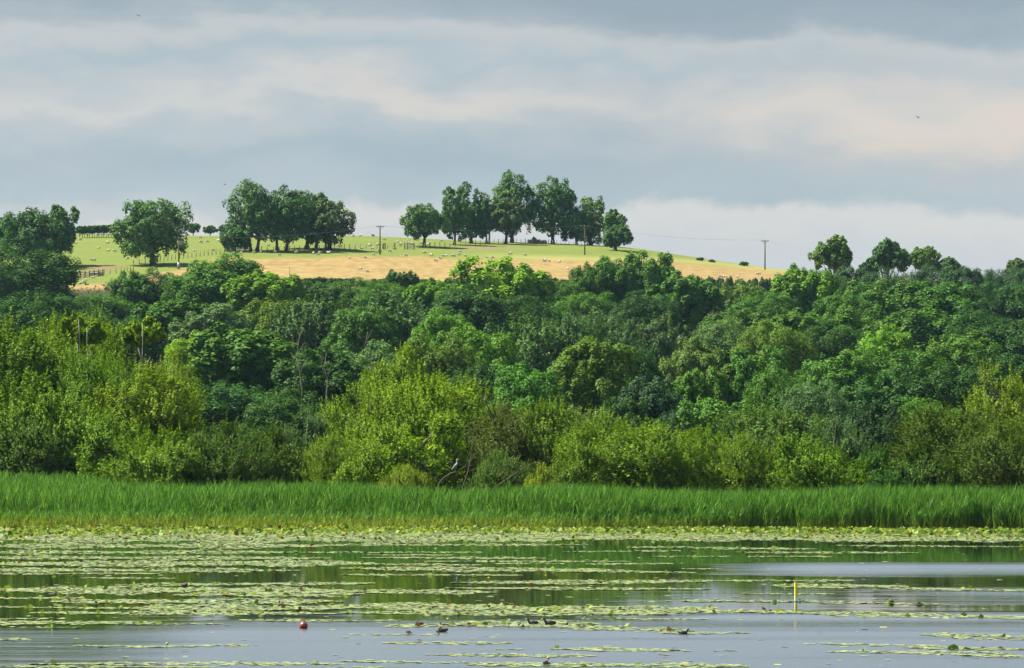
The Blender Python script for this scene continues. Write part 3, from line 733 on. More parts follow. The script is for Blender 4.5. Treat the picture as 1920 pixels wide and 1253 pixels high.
hill_tree(1562, 441, 84, 515, 507, 'pale', 'light round tree, leftmost on the right hand ridge', 231, D=800, n=7500, gap=0.1, group=G2)
hill_tree(1666, 448, 80, 515, 510, 'hilld', 'dark spreading tree, second on the right hand ridge', 232, D=800, n=7500, gap=0.1, group=G2)
hill_tree(1733, 462, 62, 515, 508, 'pale', 'pale airy tree right of the dark spreading one on the ridge', 233, D=805, n=3500, gap=0.25, group=G2, name='ash_tree')
hill_tree(1776, 483, 56, 515, 515, 'grey', 'low green tree behind the ridge hedge', 234, D=805, n=3500, group=G2)
hill_tree(1908, 484, 50, 520, 530, 'hillb', 'brownish tree on the ridge at the right edge', 235, D=800, n=4000, group=G2)
hill_tree(1630, 484, 40, 515, 528, 'blue', 'small bluish tree between the first two ridge trees', 236, D=812, n=2500, group=G2)
for i, (px, yt, wp) in enumerate([(1505, 512, 50), (1540, 506, 56), (1592, 499, 66), (1648, 500, 70), (1702, 508, 66), (1752, 498, 74), (1800, 498, 74), (1848, 506, 66), (1885, 501, 66), (1925, 503, 66)]):
    D = 772 + (i % 3) * 3; X = PX(px, D); z0 = float(terrain(X, D)); (crown, trunk), W, H = PROTO['oak'][i % 4]
    place_tree('hedgerow_shrub', crown, trunk, (X, D, z0), (wp * 1.35 / F * D / W,) * 2 + ((ZAT(yt, D) - z0) / H,), i * 1.7, TINT['blue'], ordinal(i) + ' shrub from the left in the dark overgrown hedge on the right ridge', 'shrub', 'overgrown hedge on the right ridge')
# clipped hedge on the skyline, gaps between its stems
for i, px in enumerate(np.linspace(152, 224, 9)):
    b = ground_at(px, 446 - i * 0.2, 900, 1012); R = random.Random(i)
    cr, tr = tree_meshes(300 + i, 'broad', 2.3, ZAT(423.5 - i * 0.3, b.y) - b.z, 0.36, 1900, 0.15, lobes=16, clumps=6, trunk_r=0.09, stems=2, spread=0.5)
    place_tree('clipped_hedge_shrub', cr, tr, b, (1.0, 1.0, 1), 0, TINT['hilld'], ordinal(i) + ' clipped hawthorn from the left in the dark skyline hedge', 'shrub', 'clipped hedge on the skyline')
for i, (px, wp, yt, lb) in enumerate([(362, 30, 419, 'squat hawthorn on the skyline just right of the lone oak'), (394, 28, 423, 'squat hawthorn on the skyline, middle of three'), (424, 34, 419, 'squat hawthorn on the skyline touching the left clump'), (240, 34, 424, 'skyline hawthorn mostly behind the lone oak')]):
    b = ground_at(px, 440, 900, 1012); cr, tr = tree_meshes(330 + i, 'broad', wp / F * b.y, ZAT(yt, b.y) - b.z, 0.25, 1800, 0.18, lobes=10, clumps=7, trunk_r=0.12, gap=0.1)
    place_tree('hawthorn_tree', cr, tr, b, (1, 1, 1), 0, TINT['hilld'], lb, 'tree', 'squat hawthorns on the skyline')
for i, (px, py, wp) in enumerate([(1313, 487, 16), (1335, 490, 14), (1395, 497, 22), (1250, 480, 12)]):
    b = ground_at(px, py + 2, 900, 1012); (crown, trunk), W, H = PROTO['hdg'][i % 3]; s = wp / F * b.y / W
    place_tree('gorse_bush', crown, trunk, b, (s, s, s * 0.6), i, TINT['mid'], ['low bush on the right skyline, higher of the pair', 'low bush on the right skyline, lower of the pair', 'long flat bush on the skyline left of the rightmost pole', 'tiny bush where the skyline dips behind the wood'][i], 'bush', 'low bushes on the right skyline')
#%%PART3
# ------------------------------------------------------------------ reed bed
def reed_mat():
    m, t, o = new_mat('reed_leaf')
    at = t.node('ShaderNodeAttribute', attribute_name='v').outputs['Fac']
    hz = t.node('ShaderNodeAttribute', attribute_name='h').outputs['Fac']
    st = t.node('ShaderNodeAttribute', attribute_name='straw').outputs['Fac']
    green = t.mix(at, (0.020, 0.092, 0.005), (0.160, 0.325, 0.055))
    base = t.mix(at, (0.165, 0.260, 0.018), (0.400, 0.360, 0.075))
    c = t.mix(t.math('MULTIPLY', t.sstep(hz, 0.42, 0.04), st), green, base)
    df = t.node('ShaderNodeBsdfDiffuse'); t.link(c, df.inputs[0])
    tr = t.node('ShaderNodeBsdfTranslucent'); t.link(t.mix(1.0, c, (1.15, 1.15, 0.6), 'MULTIPLY'), tr.inputs[0])
    gl = t.node('ShaderNodeBsdfGlossy'); gl.inputs['Roughness'].default_value = 0.6; gl.inputs[0].default_value = (.9, .95, .95, 1)
    m1 = t.node('ShaderNodeMixShader'); m1.inputs[0].default_value = 0.42; t.link(df.outputs[0], m1.inputs[1]); t.link(tr.outputs[0], m1.inputs[2])
    m2 = t.node('ShaderNodeMixShader'); m2.inputs[0].default_value = 0.01; t.link(m1.outputs[0], m2.inputs[1]); t.link(gl.outputs[0], m2.inputs[2])
    t.link(m2.outputs[0], o.inputs[0]); return m
def reeds():
    rng = np.random.default_rng(21)
    n0 = 22500; nfr = 5000; n = n0 + nfr
    px = rng.uniform(-160, 2080, n); px[n0:] = -160 + 1500 * rng.uniform(0, 1, nfr) ** 1.15
    front = np.interp(px, [-160, 300, 700, 1100, 1920, 2100], [231, 231.5, 230, 227.5, 224.5, 224.0])
    back = np.interp(px, [-160, 180, 240, 330, 450, 640, 1000, 1300, 2100], [282, 277, 264, 252, 248, 244, 240, 236, 231])
    u = rng.uniform(0, 1, n) ** np.interp(px, [0, 260, 400], [1.0, 1.0, 1.35])
    D = front + (back - front) * u
    # ragged clumpy front edge
    D += np.where(u < 0.25, np.sin(px * 0.09) * 0.25 + np.sin(px * 0.031 + 1) * 0.4, 0)
    D[n0:] = front[n0:] + 0.6 - rng.uniform(0, 1, nfr) ** 1.4 * np.interp(px[n0:], [0, 600, 1100, 1340], [4.5, 4.5, 2.2, 0.6])
    X = PX(px, D); z0 = np.maximum(terrain(X, D), -0.25)
    hum = 0.5 + 0.5 * np.sin(X * 0.9 + 2 * np.sin(D * 0.4)) * np.sin(D * 0.7 + X * 0.23)
    Ht = rng.normal(1.86, 0.13, n) + 0.16 * hum + 0.14 * np.sin(X * 0.33 + 1.1 * np.sin(X * 0.12)) - z0
    fr = np.clip((D - front) / 1.6, 0, 1)
    Ht *= np.where(fr < 1, 0.62 + 0.38 * fr ** 0.6, 1.0) * np.where((px < 1050) & (fr < 1), rng.uniform(0.55, 1.0, n), 1.0)
    Ht[n0:] = rng.uniform(0.35, 1.05, nfr) - z0[n0:]
    V = []; FQ = []; HV = []; SV = []; VV = []; base = 0
    def ribbon(p0, dirx, diry, lean, L, z_off, wdt, droop, vv, straw, nseg=3, face=None):
        """many ribbons at once"""
        nonlocal base
        m = len(p0); s = np.linspace(0, 1, nseg + 1)
        ph = rng.uniform(0, 6.283, m) if face is None else face
        sx, sy = np.cos(ph), np.sin(ph)
        rows = []; hh = []
        for a in s:
            off = lean * a + droop * a * a * 0.8
            zz = z_off + L * (a - droop / np.maximum(L, .1) * 0.55 * a ** 3)
            c = np.stack([p0[:, 0] + dirx * off, p0[:, 1] + diry * off, p0[:, 2] + zz], 1)
            wv_ = wdt * (1.0 - 0.93 * a ** 1.6) / 2
            d2 = np.stack([sx * wv_, sy * wv_, np.zeros(m)], 1)
            rows += [c - d2, c + d2]; hh += [zz + p0[:, 2]] * 2
        arr = np.stack(rows, 1).reshape(-1, 3); k = 2 * (nseg + 1)
        V.append(arr); HV.append(np.stack(hh, 1).ravel() / 2.2); SV.append(np.repeat(straw, k))
        st = (np.arange(m) * k)[:, None] + base
        for q in range(nseg):
            FQ.append(np.stack([st[:, 0] + 2 * q, st[:, 0] + 2 * q + 1, st[:, 0] + 2 * q + 3, st[:, 0] + 2 * q + 2], 1)); VV.append(vv)
        base += m * k
    p0 = np.stack([X, D, z0], 1); wind = rng.normal(0.04, 0.10, n)
    straw = np.clip(1.15 - (D - front) / 2.2, 0.15, 1) * np.interp(px, [0, 900, 1300], [1.0, 1.0, 0.65])
    vst = np.clip(rng.normal(0.45, 0.25, n), 0, 1)
    ribbon(p0, np.ones(n), np.zeros(n), wind, Ht * 0.95, np.zeros(n), rng.uniform(0.026, 0.042, n), np.full(n, 0.05), vst, straw, 2)
    for q in range(4):
        th = rng.uniform(-0.9, 0.9, n) + np.where(rng.uniform(size=n) < 0.42, math.pi, 0)
        zo = Ht * rng.uniform(0.16 + 0.16 * q, 0.42 + 0.15 * q, n); L = np.minimum(Ht * rng.uniform(0.35, 0.55, n), (Ht * 1.08 - zo))
        pp = p0 + np.stack([wind * zo / Ht, np.zeros(n), np.zeros(n)], 1)
        ribbon(pp, np.cos(th), np.sin(th), rng.uniform(0.02, 0.15, n), L, zo, rng.uniform(0.025, 0.058, n), np.where(rng.uniform(size=n) < 0.3, rng.uniform(0.12, 0.4, n), rng.uniform(0.02, 0.14, n)), np.clip(np.where(rng.uniform(size=n) < 0.24, 1.0, vst * 0.7) + rng.normal(0.0, 0.15, n), 0, 1), straw * 0.8, 2)  # a share of leaves painted at the brightest tone to stand for highlights
    V_ = np.concatenate(V); F_ = np.concatenate(FQ)
    me = mesh_np('reed_bed', V_, F_, reed_mat(), [('v', 'FACE', np.concatenate(VV)), ('h', 'POINT', np.concatenate(HV)), ('straw', 'POINT', np.concatenate(SV))])
    tag(obj('reed_bed', me), 'band of tall green reeds with straw coloured feet along the lake edge', 'reeds', kind='stuff')
reeds()

# ------------------------------------------------------------------ water lilies
def pad_mat():
    m, t, o = new_mat('lily_leaf')
    v = t.node('ShaderNodeAttribute', attribute_name='v').outputs['Fac']
    c = t.ramp(v, [(0.0, (0.035, 0.023, 0.007)), (0.05, (0.128, 0.073, 0.020)), (0.09, (0.083, 0.132, 0.017)), (0.3, (0.173, 0.228, 0.062)), (0.8, (0.249, 0.291, 0.094)), (0.93, (0.320, 0.317, 0.060)), (1.0, (0.352, 0.264, 0.050))], 'LINEAR')
    p = t.node('ShaderNodeBsdfPrincipled'); t.link(c, p.inputs['Base Color'])
    p.inputs['Roughness'].default_value = 0.34; p.inputs['Specular IOR Level'].default_value = 0.55
    t.link(p.outputs[0], o.inputs[0]); return m
M_PAD = pad_mat()
# drifts of floating leaves: (x0, y0, x1, y1, thickness, cover) read off the map of the lake
DRIFTS = [
 (-60, 998, 1980, 1003, 13, 1.0), (-60, 1010, 1100, 1010, 18, .95), (1000, 1008, 1980, 1012, 12, .9),
 (-60, 1024, 640, 1024, 10, .75), (600, 1022, 1100, 1022, 4, .6), (-60, 1036, 560, 1036, 8, .6), (-60, 1046, 620, 1047, 7, .7), (560, 1036, 900, 1036, 3, .5),
 (-60, 1058, 700, 1056, 12, .95), (-60, 1069, 560, 1070, 8, .85), (-60, 1076, 300, 1076, 4, .7), (150, 1084, 330, 1085, 3, .6),
 (680, 1046, 1020, 1047, 4, .7), (780, 1053, 1180, 1053, 3, .6), (690, 1041, 850, 1041, 2.5, .6), (920, 1057, 1060, 1057, 2.5, .6), (640, 1058, 900, 1060, 4, .6),
 (640, 1066, 1170, 1070, 9, .9), (640, 1078, 980, 1079, 3.5, .8), (1000, 1069, 1300, 1074, 5, .75),
 (220, 1097, 700, 1094, 6, .75), (-60, 1106, 640, 1108, 15, .95), (330, 1116, 680, 1114, 9, .9), (100, 1128, 640, 1128, 11, .9), (-60, 1122, 160, 1122, 4, .6), (-60, 1138, 240, 1141, 4, .6),
 (230, 1141, 660, 1140, 13, .95), (60, 1149, 640, 1151, 8, .85), (620, 1136, 1340, 1146, 15, .95), (640, 1149, 1250, 1151, 9, .9),
 (850, 1093, 1320, 1091, 8, .9), (1180, 1089, 1600, 1089, 4, .7), (840, 1103, 1330, 1105, 5, .85), (640, 1109, 930, 1111, 8, .85),
 (1450, 1098, 1700, 1100, 8, .85), (1650, 1103, 1980, 1109, 5, .85), (1390, 1113, 1560, 1114, 2.5, .6), (1280, 1127, 1500, 1128, 5, .85), (1480, 1127, 1780, 1134, 4, .65),
 (1270, 1146, 1500, 1148, 9, .9), (1480, 1149, 1980, 1160, 10, .85), (1280, 1140, 1340, 1140, 5, .8),
 (-60, 1168, 300, 1168, 9, .85), (250, 1171, 420, 1170, 3, .5), (450, 1163, 660, 1164, 4, .8), (-60, 1161, 120, 1160, 3, .5), (20, 1176, 160, 1177, 2, .5),
 (720, 1175, 860, 1172, 6, .8), (820, 1170, 1120, 1170, 12, .95), (1050, 1176, 1300, 1183, 9, .9), (660, 1165, 760, 1163, 3, .6), (1240, 1188, 1400, 1187, 5, .85), (1090, 1161, 1330, 1161, 3, .5),
 (-60, 1199, 60, 1199, 4, .8), (140, 1211, 260, 1212, 3, .55), (240, 1214, 480, 1210, 4, .8),
 (660, 1190, 830, 1190, 2.5, .5), (720, 1206, 960, 1206, 5, .8), (800, 1228, 1120, 1230, 6, .7), (1060, 1217, 1290, 1220, 6, .85), (930, 1218, 1060, 1217, 2, .5), (640, 1240, 900, 1243, 4, .7), (880, 1246, 1400, 1249, 10, .9),
 (60, 1245, 640, 1245, 6, .8), (-60, 1250, 400, 1251, 4, .7), (600, 1252, 720, 1252, 3, .6), (1280, 1221, 1380, 1220, 3, .5),
 (1730, 1190, 1980, 1199, 9, .75), (1540, 1207, 1760, 1212, 4, .7), (1700, 1214, 1980, 1219, 6, .8), (1550, 1222, 1900, 1226, 7, .85), (1800, 1229, 1980, 1232, 5, .8), (1500, 1207, 1560, 1207, 2, .5),
 (1290, 1028, 1530, 1030, 4, .7), (1380, 1036, 1720, 1037, 4, .7), (1400, 1044, 1560, 1044, 2.5, .7), (1180, 1027, 1300, 1026, 4, .6), (1060, 1035, 1280, 1033, 2.5, .5), (1560, 1023, 1920, 1026, 3, .6), (1100, 1058, 1260, 1057, 3, .6), (1280, 1067, 1350, 1067, 2, .6), (1220, 1044, 1380, 1044, 2, .5)]
def pads():
    rng = np.random.default_rng(33); P = []; seen = 0
    for (x0, y0, x1, y1, th, cov) in DRIFTS:
        a = water_at(x0, y0 + th / 2 if y0 == y1 else y0); Dm = F * CAMH / ((y0 + y1) / 2 - HOR)
        wpx = abs(x1 - x0); dD = th * Dm * Dm / (F * CAMH); wX = wpx / F * Dm
        n = int(wX * dD * cov * 34)
        u = rng.uniform(0, 1, n); s = rng.uniform(-.5, .5, n) + rng.normal(0, .08, n)
        taper = np.clip(np.minimum(u, 1 - u) * 6, 0.12, 1) ** 0.7
        ph = rng.uniform(0, 6.28, 3)
        ragg = 0.75 + 0.25 * np.sin(u * wX * 0.8 + ph[0]) + 0.15 * np.sin(u * wX * 2.3 + ph[1])
        y = y0 + (y1 - y0) * u + s * th * taper * ragg; x = x0 + (x1 - x0) * u
        # holes of open water inside a drift
        hole = np.sin(x * 0.031 + y * 1.3 + ph[2]) * np.sin(y * 0.9 - x * 0.012 + ph[1])
        k = rng.uniform(size=n) > np.clip((hole - 0.45) * 2.2, 0, 0.95) * (1.3 - cov)
        D = F * CAMH / (y[k] - HOR); P.append(np.stack([PX(x[k], D), D], 1))
    P = np.concatenate(P)
    # strays
    n = 300; y = rng.uniform(1015, 1250, n); x = rng.uniform(0, 1920, n); D = F * CAMH / (y - HOR); P = np.concatenate([P, np.stack([PX(x, D), D], 1)])
    n = len(P); r = 0.055 + 0.125 * rng.beta(2, 2.2, n); z = rng.uniform(0.006, 0.018, n); rot = rng.uniform(0, 6.283, n)
    vv = np.clip(rng.beta(4, 4, n), 0, 1); odd = rng.uniform(size=n)
    vv = np.where(odd < 0.04, rng.uniform(0, 0.08, n), np.where(odd > 0.93, rng.uniform(0.86, 1, n), vv * 0.7 + 0.12))
    tx = rng.normal(0, 0.02, n); ty = rng.normal(0.0, 0.02, n)
    # lily pad outline, six points with the notch at the stalk
    lx = np.array([0.55, 0.5, -0.5, -1.0, -0.5, 0.7]); ly = np.array([0.12, 0.87, 0.85, 0.0, -0.88, -0.72]); k = 6
    cr, sr = np.cos(rot)[:, None], np.sin(rot)[:, None]
    gx = (lx[None] * cr - ly[None] * sr) * r[:, None]; gy = (lx[None] * sr + ly[None] * cr) * r[:, None]
    edge = rng.uniform(-0.004, 0.016, n)[:, None] * rng.uniform(0.0, 1.0, (n, 6))
    vz = z[:, None] + np.maximum(gx * tx[:, None] * 1.5 + gy * ty[:, None] * 1.5 + edge, -0.004)
    V = np.stack([P[:, 0:1] + gx, P[:, 1:2] + gy, vz], 2).reshape(-1, 3)
    st = np.arange(n)[:, None] * k
    Fq = np.concatenate([np.concatenate([st, st + a, st + b, st + c], 1) for a, b, c in ((1, 2, 3), (3, 4, 5))])
    me = mesh_np('lily_pads', V, Fq, M_PAD, [('v', 'FACE', np.tile(vv, 2))])
    tag(obj('lily_pads', me), 'drifts of pale floating water lily leaves spread over the lake', 'lily pads', kind='stuff')
    # leaves that stand or curl up out of the water
    m = 10000; k2 = 7600
    px = rng.uniform(-60, 1980, k2); yb = np.interp(px, [0, 600, 1000, 1920], [996, 995, 995.5, 1001]) + rng.normal(0, 2.6, k2) * np.interp(px, [0, 640, 1000], [2.1, 1.7, 1.0])
    yb = np.clip(yb, 986, 1014); Da = F * CAMH / (yb - HOR); Q1 = np.stack([PX(px, Da), Da], 1)
    Q2 = P[rng.integers(0, n, m - k2)]; keepq = rng.uniform(size=len(Q2)) < np.where(Q2[:, 1] < 136, 0.2, 0.75); Q2 = Q2[keepq]
    Q = np.concatenate([Q1, Q2]); m = len(Q)
    ln = rng.uniform(0.06, 0.14, m); wd = ln * rng.uniform(0.6, 0.95, m); ln[:k2] *= 1.35; wd[:k2] *= 1.3
    tilt = rng.uniform(0.15, 1.3, m); thz = rng.uniform(0, 6.283, m)
    nrm = np.stack([np.cos(thz) * np.sin(tilt), np.sin(thz) * np.sin(tilt), np.cos(tilt)], 1)
    tng = np.cross(nrm, np.array([0, 0, 1.0])) + rng.normal(0, 0.5, (m, 3))
    hz = np.concatenate([rng.uniform(0.05, 0.22, k2), rng.uniform(0.03, 0.08, m - k2)])
    v, f = leaf_quads(np.stack([Q[:, 0], Q[:, 1], hz], 1), nrm, tng, ln, wd)
    v[:, 2] = np.maximum(v[:, 2], 0.004)
    vv = np.where(rng.uniform(size=m) < np.where(np.arange(m) < k2, 0.03, 0.14), rng.uniform(0, .07, m), np.clip(rng.normal(0.42, 0.22, m) + np.where(np.arange(m) < k2, 0.15, 0), 0.1, 1))
    me = mesh_np('raised_lily_leaves', v, f, leaf_lily, [('v', 'FACE', vv)])
    tag(obj('raised_lily_leaves', me), 'lily leaves standing up out of the water, thickest along the foot of the reeds', 'lily leaves', kind='stuff')
def lily_up():
    m, t, o = new_mat('raised_lily_leaf')
    v = t.node('ShaderNodeAttribute', attribute_name='v').outputs['Fac']
    c = t.ramp(v, [(0.0, (0.034, 0.021, 0.010)), (0.06, (0.117, 0.055, 0.021)), (0.1, (0.034, 0.076, 0.009)), (0.5, (0.110, 0.193, 0.014)), (0.85, (0.227, 0.289, 0.028)), (1.0, (0.289, 0.275, 0.034))], 'LINEAR')
    df = t.node('ShaderNodeBsdfPrincipled'); t.link(c, df.inputs[0]); df.inputs['Roughness'].default_value = 0.55; df.inputs['Specular IOR Level'].default_value = 0.2
    tr = t.node('ShaderNodeBsdfTranslucent'); t.link(c, tr.inputs[0])
    mx = t.node('ShaderNodeMixShader'); mx.inputs[0].default_value = 0.35; t.link(df.outputs[0], mx.inputs[1]); t.link(tr.outputs[0], mx.inputs[2]); t.link(mx.outputs[0], o.inputs[0]); return m
leaf_lily = lily_up()
pads()

# single lily leaves large enough to pick out, cupped blades on a stalk
def big_leaf(px, py, wpx, hpx, label, dark=0.3, rz=0.0):
    b = water_at(px, py); s = b.y / F; W = wpx * s; H = hpx * s
    t = empty('water_lily_leaf', b, rz)
    nu, nv = 10, 5; v = []; f = []
    for j in range(nv + 1):
        q = j / nv
        for i in range(nu + 1):
            a = math.pi * i / nu; r = 0.15 + 0.85 * q
            v.append((-math.cos(a) * W / 2 * r, 0.10 * W * math.sin(2 * a + q) + (1 - q) * 0.08 - 0.05 * q, 0.015 + math.sin(a) ** 0.8 * H * r * (0.92 + 0.08 * math.sin(5 * a))))
    for j in range(nv):
        for i in range(nu):
            k = j * (nu + 1) + i; f.append((k, k + 1, k + nu + 2, k + nu + 1))
    me = mesh_np('blade', v, f, leaf_lily, [('v', 'FACE', np.full(len(f), dark))], smooth=True); obj('blade', me, t)
    st = MB().tube([(0, 0.06, -0.3), (0.02, 0.05, 0.0), (0, 0.06, H * 0.35)], [0.012, 0.012, 0.008], 5); obj('stalk', st.mesh('stalk', M_STEM), t)
    tag(t, label, 'lily leaf', 'large water lily leaves standing out of the lake')
for a in [
 (1786, 1218, 22, 10, 'largest dark domed lily leaf, bottom right of the lake', 0.16, 0.2), (1812, 1218, 18, 4.5, 'low crumpled lily leaf just right of the largest domed one', 0.12, -.5),
 (1841, 1216, 10, 3.5, 'small folded lily leaf second right of the largest domed one', 0.2, .4), (1877, 1217, 13, 5, 'pointed lily leaf near the right edge, bottom right', 0.35, -.7), (1880, 1194, 8, 6, 'upright dark lily leaf above the bottom right drift', 0.12, .9),
 (997, 1139, 14, 7, 'dark upright lily leaf in the wide central drift', 0.12, .3), (1013, 1144, 17, 5, 'green cupped lily leaf right of the dark central one', 0.45, -.4), (908, 1172, 13, 6, 'dark domed lily leaf left of the two coots', 0.15, .2), (892, 1171, 16, 4, 'yellowing curled lily leaf left of the dark domed one', 0.9, .5),
 (480, 1132, 11, 9, 'dark upright lily leaf in the left drift', 0.12, 1.0), (592, 1148, 8, 5.5, 'round green lily leaf above the red buoy', 0.4, .1), (538, 1116, 13, 5, 'dark pair of folded lily leaves left of centre', 0.14, -.3), (527, 1111, 11, 5, 'green tilted lily leaf beside the dark folded pair', 0.4, .6),
 (1093, 1249, 15, 4, 'green floating lily leaf at the bottom edge near the centre', 0.3, 0), (1700, 1156, 14, 5, 'green cupped lily leaf in the right hand drift', 0.45, .3), (1452, 1129, 9, 5, 'bright round lily leaf left of the yellow post', 0.45, 0), (378, 1111, 14, 5, 'green lily leaf below the brown lump on the left', 0.4, .5),
 (1106, 1172, 18, 4, 'long flat lily leaf right of the two coots', 0.35, 0), (979, 1177, 8, 6, 'ragged dark lily leaf below the coots', 0.13, .8), (890, 1083, 11, 6, 'green spread lily leaf in the upper central drift', 0.5, .2), (1208, 1096, 12, 5, 'green lily leaves at the right of the upper central drift', 0.5, -.2)]: big_leaf(*a)
# yellow lily buds on stalks
for i, (px, py, h, lb) in enumerate([(915, 1093, 8, 'yellow lily bud on a tall stalk in the upper central drift'), (1022, 1086, 5, 'yellow lily bud over dark water right of the upper central drift'), (1803, 1228, 9, 'orange yellow lily bud below the largest domed leaf'), (838, 1168, 5, 'yellow lily bud left of the dark domed leaf'), (1026, 1241, 5, 'yellow lily flower near the bottom edge'), (312, 1214, 5, 'yellow lily flower alone on open water lower left')]):
    b = water_at(px, py); s = b.y / F; t = empty('lily_flower', b)
    obj('stalk', MB().tube([(0, 0, -0.2), (0.02, 0, h * s * 0.5), (0.03, 0, h * s)], [0.01, 0.009, 0.008], 5).mesh('stalk', M_STEM), t)
    obj('bud', MB().tube([(0.03, 0, h * s), (0.03, 0, h * s + 0.02), (0.03, 0, h * s + 0.05), (0.03, 0, h * s + 0.075)], [0.012, 0.038, 0.042, 0.02], 8).mesh('bud', M_LFLOWER), t)
    tag(t, lb, 'flower', 'yellow lily flowers on the lake')

# ------------------------------------------------------------------ post, buoy, birds on the lake
b = water_at(1492, 1128); t = empty('marker_post', b, 0.25)
s = b.y / F
obj('shaft', MB().box((0, 0, (38 * s + 8 * s) / 2), (4.4 * s, 0.07, 30 * s)).mesh('shaft', M_YEL, False), t)
obj('foot', MB().box((0, 0, -0.35), (4.4 * s, 0.07, 0.7 + 16 * s)).mesh('foot', M_WHITE, False), t)
obj('top_plate', MB().box((-0.02, 0, 38.5 * s), (4.0 * s, 0.05, 1.2 * s)).mesh('top_plate', M_BLACK, False), t)
tag(t, 'bright yellow square marker post standing in the lake, white at its foot', 'post')
b = water_at(569.5, 1178); t = empty('buoy', b); rr = 8.2 * b.y / F
pts, rad = [], []
for q in range(11):
    a = math.pi * q / 10; pts.append((0, 0, rr * 0.55 - rr * math.cos(a) * 0.98)); rad.append(max(0.01, rr * math.sin(a)))
obj('float', MB().tube(pts, rad, 18).mesh('float', M_RED), t)
ring = MB(); cz = rr * 1.55
ring.tube([(0, 0, cz - 0.03), (0, 0, cz + 0.015)], [0.05, 0.04], 8); ring.tube([(0.035 * math.cos(k * .7), 0, cz + 0.03 + 0.035 * math.sin(k * .7)) for k in range(10)], [0.009] * 10, 5)
obj('lifting_eye', ring.mesh('lifting_eye', M_POST), t)
tag(t, 'red round buoy floating at the edge of the open water', 'buoy')

def skinned(name, joints, edges, mats, matfn, subs=1):
    """one continuous body grown over a skeleton"""
    me = bpy.data.meshes.new(name); me.from_pydata([j[0] for j in joints], edges, [])
    o = bpy.data.objects.new(name, me); COL.objects.link(o)
    sk = o.modifiers.new('skin', 'SKIN'); sk.use_smooth_shade = True
    for i, j in enumerate(joints):
        sv = me.skin_vertices[0].data[i]; sv.radius = j[1] if isinstance(j[1], tuple) else (j[1], j[1]); sv.use_root = (i == 0)
    sb = o.modifiers.new('sub', 'SUBSURF'); sb.levels = subs; sb.render_levels = subs
    dg = bpy.context.evaluated_depsgraph_get(); ev = o.evaluated_get(dg)
    m2 = bpy.data.meshes.new_from_object(ev); m2.name = name
    bpy.data.objects.remove(o); bpy.data.meshes.remove(me)
    m2.materials.clear()
    for m in mats: m2.materials.append(m)
    for p in m2.polygons: p.material_index = matfn(p.center); p.use_smooth = True
    return m2
coot = skinned('coot', [((0, 0, 0.05), (0.075, 0.085)), ((0.10, 0, 0.06), (0.06, 0.07)), ((0.19, 0, 0.075), (0.02, 0.025)), ((-0.09, 0, 0.055), (0.06, 0.07)), ((-0.135, 0, 0.11), (0.034, 0.034)), ((-0.15, 0, 0.165), (0.03, 0.03)), ((-0.175, 0, 0.19), (0.034, 0.036)), ((-0.215, 0, 0.185), (0.014, 0.016)), ((-0.245, 0, 0.178), (0.006, 0.007))],
               [(0, 1), (1, 2), (0, 3), (3, 4), (4, 5), (5, 6), (6, 7), (7, 8)], [M_COOT, M_BILL], lambda c: 1 if c.x < -0.212 else 0)
for px, py, rz, sc_, lb, mt in [(999, 1171, 0.0, 1.0, 'black coot swimming left in the lily drift, left of the pair', 0), (1031, 1172, 0.1, 1.15, 'black coot swimming left in the lily drift, right of the pair', 0), (1281, 1189, 2.9, 0.9, 'dark coot turned right at the edge of the central drift', 0), (966, 1013, 1.4, 0.8, 'tiny dark waterbird below the reeds near the centre', 0), (1062, 1172, 1.9, 0.6, 'small dark chick right of the pair of coots', 0)]:
    o = obj('coot', coot, None, water_at(px, py)); o.rotation_euler = (0, 0, rz); o.scale = (sc_,) * 3; tag(o, lb, 'coot', 'coots on the lake')
duck = skinned('duck', [((0, 0, 0.06), (0.10, 0.10)), ((0.12, 0, 0.07), (0.085, 0.085)), ((0.24, 0, 0.11), (0.03, 0.04)), ((-0.11, 0, 0.075), (0.08, 0.085)), ((-0.13, 0, 0.13), (0.06, 0.06)), ((-0.07, 0, 0.165), (0.05, 0.05)), ((0.0, 0, 0.17), (0.025, 0.02))],
               [(0, 1), (1, 2), (0, 3), (3, 4), (4, 5), (5, 6)], [M_MALL, M_BIRD], lambda c: 1 if c.x > 0.19 else 0)
for px, py, rz, sc_, lb in [(829, 1185, 0.3, 0.85, 'brown duck with its head tucked back at the open water edge'), (347, 1099, 2.6, 0.75, 'brown duck resting in the left lily drift'), (785, 1172, 0.2, 0.7, 'brown duck low among lily leaves left of the coots')]:
    o = obj('duck', duck, None, water_at(px, py)); o.rotation_euler = (0, 0, rz); o.scale = (sc_,) * 3; tag(o, lb, 'duck', 'ducks on the lake')

